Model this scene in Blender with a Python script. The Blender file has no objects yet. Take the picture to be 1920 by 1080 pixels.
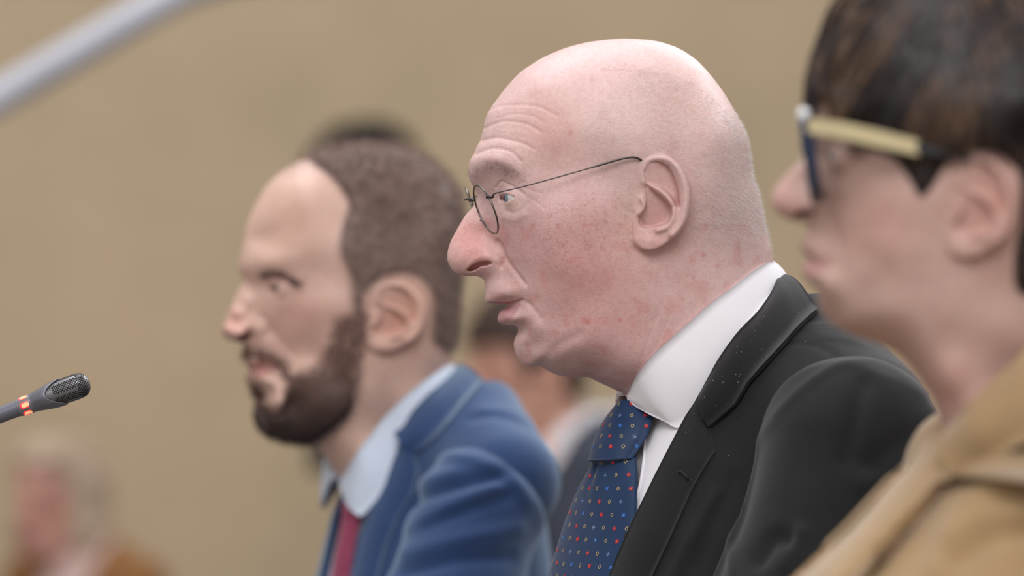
import bpy, math, random
import numpy as np
from mathutils import Vector

# ---------------------------------------------------------------- camera, world, lights
FOCAL, SENSOR = 140.0, 36.0
FPX = FOCAL / SENSOR * 1920.0
CAMZ = 1.15
scene = bpy.context.scene
cam_data = bpy.data.cameras.new('camera')
cam_data.lens = FOCAL
cam_data.sensor_width = SENSOR
cam_data.dof.use_dof = True
cam_data.dof.focus_distance = 2.95
cam_data.dof.aperture_fstop = 3.4
cam_data.clip_end = 60
cam = bpy.data.objects.new('camera', cam_data)
cam.location = (0, 0, CAMZ)
cam.rotation_euler = (math.pi / 2, 0, 0)
scene.collection.objects.link(cam)
scene.camera = cam

world = bpy.data.worlds.new('hall_ambient')
scene.world = world
world.use_nodes = True
bg = world.node_tree.nodes['Background']
bg.inputs[0].default_value = (1.0, 0.955, 0.92, 1)
bg.inputs[1].default_value = 0.61


def area_light(name, loc, size, energy, color, target):
    d = bpy.data.lights.new(name, 'AREA')
    d.shape = 'RECTANGLE'
    d.size, d.size_y = size
    d.energy = energy
    d.color = color
    o = bpy.data.objects.new(name, d)
    o.location = loc
    v = Vector(target) - Vector(loc)
    o.rotation_euler = v.to_track_quat('-Z', 'Y').to_euler()
    scene.collection.objects.link(o)
    return o


area_light('overhead_light', (1.6, 5.2, 3.1), (2.4, 1.4), 66, (0.93, 0.96, 1.0), (0.1, 3.1, 1.1))
area_light('overhead_light', (-0.7, 3.7, 3.6), (2.2, 1.6), 52, (0.90, 0.94, 1.0), (-0.3, 3.5, 1.1))
area_light('overhead_light', (-1.2, 6.2, 4.0), (4.0, 1.6), 58, (1.0, 0.97, 0.93), (-0.6, 8.2, 1.0))  # unseen lamp, added to brighten the people far behind
area_light('overhead_light', (-0.3, 0.2, 3.4), (2.6, 1.6), 84, (0.97, 0.97, 1.0), (0.1, 3.1, 1.15))  # unseen fill near the camera, added to lift the camera-facing sides

scene.view_settings.view_transform = 'Standard'
scene.view_settings.look = 'None'
scene.view_settings.gamma = 1.0
scene.view_settings.exposure = -0.05
scene.view_settings.use_curve_mapping = False

rng = np.random.default_rng(7)


# ---------------------------------------------------------------- small maths helpers
def A(*a):
    return np.array(a, dtype=np.float64)


def srgb(r, g, b):
    c = np.array([r, g, b], dtype=np.float64) / 255.0
    return np.where(c <= 0.04045, c / 12.92, ((c + 0.055) / 1.055) ** 2.4)


def sstep(a, b, x):
    t = np.clip((x - a) / (b - a), 0, 1)
    return t * t * (3 - 2 * t)


def smin(a, b, k):
    h = np.clip(0.5 + 0.5 * (b - a) / k, 0, 1)
    return b + (a - b) * h - k * h * (1 - h)


def smax(a, b, k):
    return -smin(-a, -b, k)


def catmull(P, n=8, closed=False):
    P = np.asarray(P, dtype=np.float64)
    if closed:
        Q = np.vstack([P[-1:], P, P[:2]])
    else:
        Q = np.vstack([2 * P[:1] - P[1:2], P, 2 * P[-1:] - P[-2:-1]])
    out = []
    t = np.linspace(0, 1, n, endpoint=False)[:, None]
    for i in range(1, len(Q) - 2):
        p0, p1, p2, p3 = Q[i - 1], Q[i], Q[i + 1], Q[i + 2]
        out.append(0.5 * ((2 * p1) + (-p0 + p2) * t + (2 * p0 - 5 * p1 + 4 * p2 - p3) * t ** 2
                          + (-p0 + 3 * p1 - 3 * p2 + p3) * t ** 3))
    out = np.vstack(out)
    if not closed:
        out = np.vstack([out, P[-1:]])
    return out


def resample(P, n):
    P = np.asarray(P, dtype=np.float64)
    d = np.r_[0, np.cumsum(np.linalg.norm(np.diff(P, axis=0), axis=1))]
    s = np.linspace(0, d[-1], n)
    return np.stack([np.interp(s, d, P[:, k]) for k in range(P.shape[1])], axis=1)


def spline(P, n):
    return resample(catmull(P, 10), n)


def pdist(px, py, P, closed=False):
    """distance to a polyline and the signed-inside flag for polygons"""
    P = np.asarray(P, dtype=np.float64)
    Q = np.roll(P, -1, axis=0) if closed else P[1:]
    S = P if closed else P[:-1]
    best = np.full(px.shape, 1e9)
    inside = np.zeros(px.shape, dtype=bool)
    for a, b in zip(S, Q):
        ab = b - a
        L = ab @ ab + 1e-12
        t = np.clip(((px - a[0]) * ab[0] + (py - a[1]) * ab[1]) / L, 0, 1)
        d = (px - a[0] - t * ab[0]) ** 2 + (py - a[1] - t * ab[1]) ** 2
        best = np.minimum(best, d)
        if closed:
            cond = (a[1] > py) != (b[1] > py)
            if abs(ab[1]) > 1e-12:
                inside ^= cond & (px < a[0] + (py - a[1]) * ab[0] / ab[1])
    d = np.sqrt(best)
    return np.where(inside, -d, d) if closed else d


def stroke(px, py, pts, w, n=6):
    P = np.asarray(catmull(pts, n) if len(pts) > 2 else pts, float)
    out = np.zeros(np.shape(px))
    r = 3.2 * w
    m = (px > P[:, 0].min() - r) & (px < P[:, 0].max() + r) & (py > P[:, 1].min() - r) & (py < P[:, 1].max() + r)
    if m.any():
        out[m] = np.exp(-(pdist(px[m], py[m], P) / w) ** 2)
    return out


def blob(px, py, x, y, rx, ry=None, ang=0.0):
    ry = ry or rx
    ca, sa = math.cos(math.radians(ang)), math.sin(math.radians(ang))
    u = (px - x) * ca + (py - y) * sa
    v = -(px - x) * sa + (py - y) * ca
    return np.exp(-(u / rx) ** 2 - (v / ry) ** 2)


def rbf_fit(P, V, lam=0.0):
    P = np.asarray(P, float)
    V = np.asarray(V, float)
    n = len(P)
    r = np.linalg.norm(P[:, None] - P[None], axis=2)
    K = r ** 3 + lam * np.eye(n)
    T = np.hstack([np.ones((n, 1)), P])
    M = np.block([[K, T], [T.T, np.zeros((3, 3))]])
    rhs = np.concatenate([V, np.zeros((3,) + V.shape[1:])])
    return P, np.linalg.solve(M, rhs)


def rbf_eval(model, X):
    P, w = model
    out = []
    for i in range(0, len(X), 20000):
        x = X[i:i + 20000]
        r = np.sqrt(((x[:, None, 0] - P[None, :, 0]) ** 2) + ((x[:, None, 1] - P[None, :, 1]) ** 2))
        out.append((r ** 3) @ w[:len(P)] + w[len(P)] + x @ w[len(P) + 1:])
    return np.concatenate(out)


def tps_warp(src, dst):
    """2D warp taking src landmarks to dst landmarks"""
    c = np.mean(src, axis=0)
    sc = np.std(src)
    m = rbf_fit((np.asarray(src, float) - c) / sc, np.asarray(dst, float))
    return lambda X: rbf_eval(m, (np.asarray(X, float) - c) / sc)


def cached2d(fn, x0, y0, x1, y1, step=2.0):
    gx, gy = np.meshgrid(np.arange(x0, x1 + step, step), np.arange(y0, y1 + step, step), indexing='ij')
    G = fn(gx, gy)
    nx, ny = G.shape

    def f(x, y):
        u, v = np.clip((x - x0) / step, 0, nx - 1.001), np.clip((y - y0) / step, 0, ny - 1.001)
        i, j = u.astype(int), v.astype(int)
        a, b = u - i, v - j
        return G[i, j] * (1 - a) * (1 - b) + G[i + 1, j] * a * (1 - b) + G[i, j + 1] * (1 - a) * b + G[i + 1, j + 1] * a * b
    return f


_rs = np.random.RandomState(3)
_NG = _rs.rand(64, 64, 64).astype(np.float32)


def vnoise(x, y, z):
    """smooth value noise in 0..1"""
    xi, yi, zi = np.floor(x).astype(int), np.floor(y).astype(int), np.floor(z).astype(int)
    fx, fy, fz = x - xi, y - yi, z - zi
    fx, fy, fz = [t * t * (3 - 2 * t) for t in (fx, fy, fz)]
    out = 0
    for a in (0, 1):
        for b in (0, 1):
            for c in (0, 1):
                w = (fx if a else 1 - fx) * (fy if b else 1 - fy) * (fz if c else 1 - fz)
                out = out + w * _NG[(xi + a) % 64, (yi + b) % 64, (zi + c) % 64]
    return out


# ---------------------------------------------------------------- iso-surface meshing
def surface_nets(sd, org, h):
    nx, ny, nz = sd.shape
    ins = sd < 0
    c = np.zeros((nx - 1, ny - 1, nz - 1), dtype=np.uint8)
    for a in (0, 1):
        for b in (0, 1):
            for d in (0, 1):
                c += ins[a:nx - 1 + a, b:ny - 1 + b, d:nz - 1 + d]
    I, J, K = np.nonzero((c > 0) & (c < 8))
    n = len(I)
    vid = np.full(c.shape, -1, dtype=np.int32)
    vid[I, J, K] = np.arange(n)
    cor = {}
    for a in (0, 1):
        for b in (0, 1):
            for d in (0, 1):
                cor[a, b, d] = sd[I + a, J + b, K + d].astype(np.float64)
    pos = np.zeros((n, 3))
    cnt = np.zeros(n)
    keys = list(cor)
    for k in keys:
        for ax in range(3):
            if k[ax] == 0:
                k2 = list(k)
                k2[ax] = 1
                v0, v1 = cor[k], cor[tuple(k2)]
                m = (v0 < 0) != (v1 < 0)
                t = np.where(m, v0 / np.where(m, v0 - v1, 1), 0)
                p = np.array(k, float)[None] * np.ones((n, 1))
                p[:, ax] = t
                pos += np.where(m[:, None], p, 0)
                cnt += m
    pos = pos / cnt[:, None] + np.stack([I, J, K], axis=1)
    V = pos * h + np.asarray(org)
    quads = []
    for ax in range(3):
        o1, o2 = (ax + 1) % 3, (ax + 2) % 3
        sl0 = [slice(None)] * 3
        sl1 = [slice(None)] * 3
        sl0[ax] = slice(0, -1)
        sl1[ax] = slice(1, None)
        ch = ins[tuple(sl0)] != ins[tuple(sl1)]
        E = np.array(np.nonzero(ch)).T
        E = E[(E[:, o1] > 0) & (E[:, o2] > 0) & (E[:, o1] < sd.shape[o1] - 1) & (E[:, o2] < sd.shape[o2] - 1)]
        q = []
        for d1, d2 in ((-1, -1), (0, -1), (0, 0), (-1, 0)):
            e = E.copy()
            e[:, o1] += d1
            e[:, o2] += d2
            q.append(vid[e[:, 0], e[:, 1], e[:, 2]])
        q = np.stack(q, axis=1)
        s = ins[E[:, 0], E[:, 1], E[:, 2]]
        q = np.where(s[:, None], q, q[:, ::-1])
        quads.append(q)
    return V, np.vstack(quads)


def polygonise(fn, lo, hi, h, sym_axis=None, project=2):
    """fn(x,y,z)->signed distance (flat arrays, any unit); returns verts, quads"""
    lo = np.asarray(lo, float)
    hi = np.asarray(hi, float)
    B = 4
    nb = np.ceil((hi - lo) / (h * B)).astype(int)
    n = nb * B + 1
    ax = [lo[k] + np.arange(n[k]) * h for k in range(3)]
    cx = [a[::B] for a in ax]
    G = np.meshgrid(*cx, indexing='ij')
    C = fn(G[0].ravel(), G[1].ravel(), G[2].ravel()).reshape(G[0].shape)
    near = np.full(tuple(nb), 1e9)
    for a in (0, 1):
        for b in (0, 1):
            for d in (0, 1):
                near = np.minimum(near, np.abs(C[a:nb[0] + a, b:nb[1] + b, d:nb[2] + d]))
    act = near < h * B * 2.2
    sd = np.repeat(np.repeat(np.repeat(C, B, 0), B, 1), B, 2)[:n[0], :n[1], :n[2]].astype(np.float32)
    m = np.zeros(tuple(n), dtype=bool)
    fine = np.repeat(np.repeat(np.repeat(act, B, 0), B, 1), B, 2)
    m[:-1, :-1, :-1] |= fine
    m[1:, 1:, 1:] |= fine
    I, J, K = np.nonzero(m)
    vals = np.empty(len(I), dtype=np.float32)
    for i in range(0, len(I), 400000):
        s = slice(i, i + 400000)
        vals[s] = fn(ax[0][I[s]], ax[1][J[s]], ax[2][K[s]])
    sd[I, J, K] = vals
    V, Q = surface_nets(sd, lo, h)
    e = h * 0.35
    for _ in range(project):
        v0 = fn(V[:, 0], V[:, 1], V[:, 2])
        g = np.empty_like(V)
        for k in range(3):
            d = np.zeros(3)
            d[k] = e
            g[:, k] = (fn(V[:, 0] + d[0], V[:, 1] + d[1], V[:, 2] + d[2])
                       - fn(V[:, 0] - d[0], V[:, 1] - d[1], V[:, 2] - d[2])) / (2 * e)
        gl = np.maximum((g ** 2).sum(1), 0.15)
        st = -(v0 / gl)[:, None] * g
        sl = np.linalg.norm(st, axis=1, keepdims=True)
        st *= np.minimum(1, 0.6 * h / np.maximum(sl, 1e-9))
        V = V + st
    return V, Q


def smooth_verts(V, Q, it=1, lam=0.5):
    n = len(V)
    for _ in range(it):
        acc = np.zeros_like(V)
        cnt = np.zeros(n)
        for a, b in ((0, 1), (1, 2), (2, 3), (3, 0)):
            for s, t in ((a, b), (b, a)):
                for k in range(3):
                    acc[:, k] += np.bincount(Q[:, s], V[Q[:, t], k], n)
                cnt += np.bincount(Q[:, s], minlength=n)
        V = V + lam * (acc / np.maximum(cnt, 1)[:, None] - V)
    return V


def vnormals(V, F):
    a, b, c, d = V[F[:, 0]], V[F[:, 1]], V[F[:, 2]], V[F[:, -1]]
    fn_ = np.cross(c - a, d - b) if F.shape[1] == 4 else np.cross(b - a, c - a)
    N = np.zeros_like(V)
    for k in range(F.shape[1]):
        for j in range(3):
            N[:, j] += np.bincount(F[:, k], fn_[:, j], len(V))
    return N / np.maximum(np.linalg.norm(N, axis=1, keepdims=True), 1e-12)


# ---------------------------------------------------------------- blender object helpers
COL = scene.collection


def mesh_from(name, V, F, mat=None, parent=None, colors=None, smooth=True, attrs=None, uv=None):
    V = np.asarray(V, dtype=np.float64)
    if parent is not None:
        V = V - PLOC[parent.name]
    me = bpy.data.meshes.new(name)
    if isinstance(F, np.ndarray):
        k = F.shape[1]
        me.vertices.add(len(V))
        me.vertices.foreach_set('co', V.astype(np.float32).ravel())
        me.loops.add(F.size)
        me.loops.foreach_set('vertex_index', F.astype(np.int32).ravel())
        me.polygons.add(len(F))
        me.polygons.foreach_set('loop_start', np.arange(0, F.size, k, dtype=np.int32))
        me.polygons.foreach_set('loop_total', np.full(len(F), k, dtype=np.int32))
        me.update(calc_edges=True)
        me.validate()
    else:
        me.from_pydata([tuple(v) for v in V], [], F)
        me.update()
    if colors is not None:
        at = me.color_attributes.new('Col', 'FLOAT_COLOR', 'POINT')
        c4 = np.ones((len(V), 4), dtype=np.float32)
        c4[:, :3] = colors
        at.data.foreach_set('color', c4.ravel())
    for k, v in (attrs or {}).items():
        at = me.attributes.new(k, 'FLOAT', 'POINT')
        at.data.foreach_set('value', np.asarray(v, dtype=np.float32))
    me.polygons.foreach_set('use_smooth', np.full(len(me.polygons), bool(smooth)))
    if mat:
        me.materials.append(mat)
    o = bpy.data.objects.new(name, me)
    COL.objects.link(o)
    if parent is not None:
        o.parent = parent
        PLOC[o.name] = PLOC[parent.name]
    return o


PLOC = {}


def thing(name, label, cat, loc, group=None):
    o = bpy.data.objects.new(name, None)
    COL.objects.link(o)
    o.location = loc
    o.empty_display_size = 0.1
    o['label'] = label
    o['category'] = cat
    if group:
        o['group'] = group
    PLOC[o.name] = np.asarray(loc, float)
    return o


def grid_faces(nu, nv, closed_u=False, off=0):
    F = []
    for i in range(nu if closed_u else nu - 1):
        for j in range(nv - 1):
            a = i * nv + j
            b = ((i + 1) % nu) * nv + j
            F.append((a + off, b + off, b + 1 + off, a + 1 + off))
    return np.array(F, dtype=np.int64)


def slab(P, t, N=None):
    """grid (nu,nv,3) of points -> closed slab of thickness t below the surface"""
    nu, nv, _ = P.shape
    V = P.reshape(-1, 3)
    F = grid_faces(nu, nv)
    if N is None:
        N = vnormals(V, F)
    V2 = V - N * (t if np.isscalar(t) else np.asarray(t).reshape(-1, 1))
    n = nu * nv
    faces = [F, F[:, ::-1] + n]
    rim = [i * nv for i in range(nu)] + [(nu - 1) * nv + j for j in range(1, nv)] \
        + [i * nv + nv - 1 for i in range(nu - 2, -1, -1)] + [j for j in range(nv - 2, 0, -1)]
    rim = np.array(rim)
    nx = np.roll(rim, -1)
    faces.append(np.stack([nx, rim, rim + n, nx + n], axis=1)[:, ::-1])
    return np.vstack([V, V2]), np.vstack(faces)


def tube(path, r, n=10, cap=True):
    path = np.asarray(path, float)
    m = len(path)
    r = np.full(m, r) if np.isscalar(r) else np.asarray(r, float)
    T = np.gradient(path, axis=0)
    T /= np.maximum(np.linalg.norm(T, axis=1, keepdims=True), 1e-12)
    up = A(0, 0, 1) if abs(T[0, 2]) < 0.9 else A(1, 0, 0)
    V = []
    nrm = np.cross(T[0], up)
    nrm /= np.linalg.norm(nrm)
    for i in range(m):
        nrm = nrm - T[i] * (nrm @ T[i])
        nrm /= np.linalg.norm(nrm)
        b = np.cross(T[i], nrm)
        a = np.linspace(0, 2 * math.pi, n, endpoint=False)
        V.append(path[i] + r[i] * (np.cos(a)[:, None] * nrm + np.sin(a)[:, None] * b))
    V = np.vstack(V)
    F = []
    for i in range(m - 1):
        for j in range(n):
            F.append((i * n + j, i * n + (j + 1) % n, (i + 1) * n + (j + 1) % n, (i + 1) * n + j))
    F = [tuple(f) for f in F]
    if cap:
        F.append(tuple(range(n - 1, -1, -1)))
        F.append(tuple((m - 1) * n + j for j in range(n)))
    return V, F


def join(parts):
    V, F, o = [], [], 0
    for v, f in parts:
        V.append(np.asarray(v))
        F += [tuple(int(i) + o for i in q) for q in f]
        o += len(v)
    return np.vstack(V), F


def strands(roots, dirs, bend, length, width, seg=4, wid_tip=0.25, side=None):
    """triangular-section hair strands: arrays (n,3); bend is added progressively"""
    n = len(roots)
    length = np.broadcast_to(length, (n,))[:, None]
    width = np.broadcast_to(width, (n,))[:, None]
    d = dirs / np.linalg.norm(dirs, axis=1, keepdims=True)
    if side is None:
        side = rng.normal(size=(n, 3))
    a = np.cross(d, side)
    a /= np.maximum(np.linalg.norm(a, axis=1, keepdims=True), 1e-9)
    b = np.cross(d, a)
    V = np.empty((n, seg + 1, 3, 3))
    for s in range(seg + 1):
        t = s / seg
        c = roots + d * length * t + bend * length * t * t
        w = width * (1 - (1 - wid_tip) * t)
        for k in range(3):
            an = 2 * math.pi * k / 3
            V[:, s, k] = c + (math.cos(an) * a + math.sin(an) * b) * w * 0.5
    idx = np.arange(n * (seg + 1) * 3).reshape(n, seg + 1, 3)
    F = []
    for s in range(seg):
        for k in range(3):
            k2 = (k + 1) % 3
            F.append(np.stack([idx[:, s, k], idx[:, s, k2], idx[:, s + 1, k2], idx[:, s + 1, k]], axis=1))
    return V.reshape(-1, 3), np.vstack(F)


# ---------------------------------------------------------------- materials
def new_mat(name):
    m = bpy.data.materials.new(name)
    m.use_nodes = True
    nt = m.node_tree
    return m, nt, nt.nodes['Principled BSDF']


def noise_node(nt, scale, detail=3.0, rough=0.55, vec=None):
    n = nt.nodes.new('ShaderNodeTexNoise')
    n.inputs['Scale'].default_value = scale
    n.inputs['Detail'].default_value = detail
    n.inputs['Roughness'].default_value = rough
    if vec is not None:
        nt.links.new(vec, n.inputs['Vector'])
    return n


def ramp_node(nt, fac, stops):
    r = nt.nodes.new('ShaderNodeValToRGB')
    e = r.color_ramp.elements
    while len(e) < len(stops):
        e.new(0.5)
    for i, (p, c) in enumerate(stops):
        e[i].position = p
        e[i].color = (*c, 1)
    nt.links.new(fac, r.inputs[0])
    return r


def mix_node(nt, a, b, fac, mode='MIX'):
    m = nt.nodes.new('ShaderNodeMix')
    m.data_type = 'RGBA'
    m.blend_type = mode
    for sock, v in ((m.inputs[0], fac), (m.inputs[6], a), (m.inputs[7], b)):
        if hasattr(v, 'is_linked') or hasattr(v, 'links'):
            nt.links.new(v, sock)
        elif np.isscalar(v):
            sock.default_value = v
        else:
            sock.default_value = (*v, 1)
    return m.outputs[2]


def math_node(nt, op, a, b=None):
    m = nt.nodes.new('ShaderNodeMath')
    m.operation = op
    for i, v in enumerate((a, b)):
        if v is None:
            continue
        if np.isscalar(v):
            m.inputs[i].default_value = v
        else:
            nt.links.new(v, m.inputs[i])
    return m.outputs[0]


def bump(nt, bsdf, height, strength, dist):
    b = nt.nodes.new('ShaderNodeBump')
    b.inputs['Strength'].default_value = strength
    b.inputs['Distance'].default_value = dist
    nt.links.new(height, b.inputs['Height'])
    nt.links.new(b.outputs[0], bsdf.inputs['Normal'])
    return b


def objcoord(nt):
    return nt.nodes.new('ShaderNodeTexCoord').outputs['Object']


def skin_material(name, veins=False, rough=0.5, sss=0.12):
    m, nt, b = new_mat(name)
    at = nt.nodes.new('ShaderNodeVertexColor')
    at.layer_name = 'Col'
    co = objcoord(nt)
    n1 = noise_node(nt, 60, 5, 0.6, co)
    r1 = ramp_node(nt, n1.outputs['Fac'], [(0.3, (0.90, 0.82, 0.82)), (0.52, (1, 1, 1)), (0.75, (1.0, 1.0, 0.99))])
    col = mix_node(nt, at.outputs['Color'], r1.outputs[0], 0.6, 'MULTIPLY')
    n2 = noise_node(nt, 320, 4, 0.65, co)
    r2 = ramp_node(nt, n2.outputs['Fac'], [(0.32, (0.88, 0.78, 0.77)), (0.5, (0.98, 0.96, 0.96)), (0.68, (1.05, 1.05, 1.05))])
    col = mix_node(nt, col, r2.outputs[0], 0.6, 'MULTIPLY')
    if veins:
        va = nt.nodes.new('ShaderNodeAttribute')
        va.attribute_name = 'veins'
        dn = noise_node(nt, 130, 3, 0.6, co)
        mx = nt.nodes.new('ShaderNodeVectorMath')
        mx.operation = 'MULTIPLY_ADD'
        nt.links.new(dn.outputs['Color'], mx.inputs[0])
        mx.inputs[1].default_value = (0.016, 0.016, 0.016)
        nt.links.new(co, mx.inputs[2])
        vo = nt.nodes.new('ShaderNodeTexVoronoi')
        vo.feature = 'DISTANCE_TO_EDGE'
        vo.inputs['Scale'].default_value = 150
        nt.links.new(mx.outputs[0], vo.inputs['Vector'])
        edge = ramp_node(nt, vo.outputs['Distance'], [(0.0, (1, 1, 1)), (0.07, (0, 0, 0))])
        br = noise_node(nt, 190, 2, 0.5, co)
        brr = ramp_node(nt, br.outputs['Fac'], [(0.47, (0, 0, 0)), (0.6, (1, 1, 1))])
        f = math_node(nt, 'MULTIPLY', edge.outputs[0], va.outputs['Fac'])
        f = math_node(nt, 'MULTIPLY', f, brr.outputs[0])
        f = math_node(nt, 'MULTIPLY', f, 0.55)
        col = mix_node(nt, col, tuple(srgb(165, 92, 96)), f)
    nt.links.new(col, b.inputs['Base Color'])
    b.inputs['Roughness'].default_value = rough
    b.inputs['Specular IOR Level'].default_value = 0.42
    b.inputs['Subsurface Weight'].default_value = sss
    b.inputs['Subsurface Radius'].default_value = (1.0, 0.35, 0.2)
    b.inputs['Subsurface Scale'].default_value = 0.0025
    hn = noise_node(nt, 750, 3, 0.6, co)
    bump(nt, b, hn.outputs['Fac'], 0.38, 0.0009)
    return m


def plain_material(name, color, rough=0.6, metallic=0.0, spec=0.5, noise=0.0, nscale=60, bump_s=0.0, bscale=900,
                   bdist=0.0006, sheen=0.0, emit=None, coat=0.0):
    m, nt, b = new_mat(name)
    b.inputs['Roughness'].default_value = rough
    b.inputs['Metallic'].default_value = metallic
    b.inputs['Specular IOR Level'].default_value = spec
    if sheen:
        b.inputs['Sheen Weight'].default_value = sheen
        b.inputs['Sheen Roughness'].default_value = 0.45
    b.inputs['Coat Weight'].default_value = coat
    co = objcoord(nt)
    if noise:
        n = noise_node(nt, nscale, 4, 0.6, co)
        c0 = np.asarray(color) * (1 - noise)
        c1 = np.minimum(np.asarray(color) * (1 + noise), 1)
        r = ramp_node(nt, n.outputs['Fac'], [(0.3, tuple(c0)), (0.7, tuple(c1))])
        nt.links.new(r.outputs[0], b.inputs['Base Color'])
    else:
        b.inputs['Base Color'].default_value = (*color, 1)
    if bump_s:
        n = noise_node(nt, bscale, 3, 0.6, co)
        bump(nt, b, n.outputs['Fac'], bump_s, bdist)
    if emit:
        b.inputs['Emission Color'].default_value = (*emit[0], 1)
        b.inputs['Emission Strength'].default_value = emit[1]
    return m


def attr_material(name, rough=0.5, spec=0.4, noise=0.0, nscale=200, aniso=False, sheen=0.0):
    m, nt, b = new_mat(name)
    at = nt.nodes.new('ShaderNodeVertexColor')
    at.layer_name = 'Col'
    col = at.outputs['Color']
    if noise:
        n = noise_node(nt, nscale, 3, 0.6, objcoord(nt))
        r = ramp_node(nt, n.outputs['Fac'], [(0.3, (1 - noise,) * 3), (0.7, (1, 1, 1))])
        col = mix_node(nt, col, r.outputs[0], 1.0, 'MULTIPLY')
    nt.links.new(col, b.inputs['Base Color'])
    b.inputs['Roughness'].default_value = rough
    b.inputs['Specular IOR Level'].default_value = spec
    b.inputs['Sheen Weight'].default_value = sheen
    return m


# ---------------------------------------------------------------- heads
EAR_OUT = np.array([(1205, 302), (1223, 291), (1248, 290), (1270, 304), (1286, 328), (1294, 355), (1294, 384),
                    (1288, 413), (1274, 437), (1254, 454), (1234, 467), (1214, 471), (1197, 464), (1187, 449),
                    (1184, 429), (1187, 404), (1196, 375), (1201, 349), (1201, 322)], float)


def ear_relief(x, y):
    """ear relief in mm over canonical ear coordinates"""
    r = 3.4 * stroke(x, y, [(1205, 340), (1206, 318), (1214, 302), (1232, 296), (1254, 300), (1271, 316), (1281, 338), (1286, 364),
                            (1284, 393), (1277, 420), (1261, 440)], 8.0)
    fossa = pdist(x, y, catmull([(1209, 322), (1218, 308), (1234, 304), (1250, 311), (1262, 330), (1270, 356), (1273, 386), (1266, 384),
                                 (1256, 366), (1240, 352), (1222, 346), (1211, 338)], 3, True), True)
    r -= 6.2 * sstep(2.0, -3.5, fossa)
    r += 2.2 * blob(x, y, 1222, 334, 9, 8) + 1.6 * blob(x, y, 1240, 340, 13, 10, 35)
    r -= 2.4 * stroke(x, y, [(1252, 316), (1264, 338), (1271, 364), (1272, 386)], 4.0)
    r += 2.6 * stroke(x, y, [(1222, 350), (1240, 360), (1258, 380), (1263, 404), (1253, 424), (1234, 432)], 6)
    concha = pdist(x, y, catmull([(1211, 349), (1224, 362), (1242, 373), (1257, 389), (1259, 406), (1250, 419), (1234, 424), (1216, 427),
                                  (1202, 424), (1199, 412), (1206, 398), (1212, 384), (1212, 366)], 3, True), True)
    r -= 10.5 * sstep(1.5, -4.5, concha)
    r -= 4.5 * stroke(x, y, [(1214, 352), (1226, 364), (1244, 376), (1256, 390)], 4.0)
    r -= 7.0 * blob(x, y, 1206, 414, 7, 10, -15)
    r += 3.0 * stroke(x, y, [(1202, 372), (1207, 386), (1199, 401)], 5)
    r += 1.2 * blob(x, y, 1215, 452, 20, 14)
    return r


_EG = None


def ear_lookup(x, y):
    global _EG
    if _EG is None:
        gx, gy = np.meshgrid(np.arange(1150, 1331, 0.75), np.arange(255, 506, 0.75), indexing='ij')
        _EG = (pdist(gx, gy, Head.ear_poly, closed=True), ear_relief(gx, gy))
    u, v = np.clip((x - 1150) / 0.75, 0, 239), np.clip((y - 255) / 0.75, 0, 332)
    i, j = u.astype(int), v.astype(int)
    a, b = u - i, v - j
    return [G[i, j] * (1 - a) * (1 - b) + G[i + 1, j] * a * (1 - b) + G[i, j + 1] * (1 - a) * b + G[i + 1, j + 1] * a * b
            for G in _EG]


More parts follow.
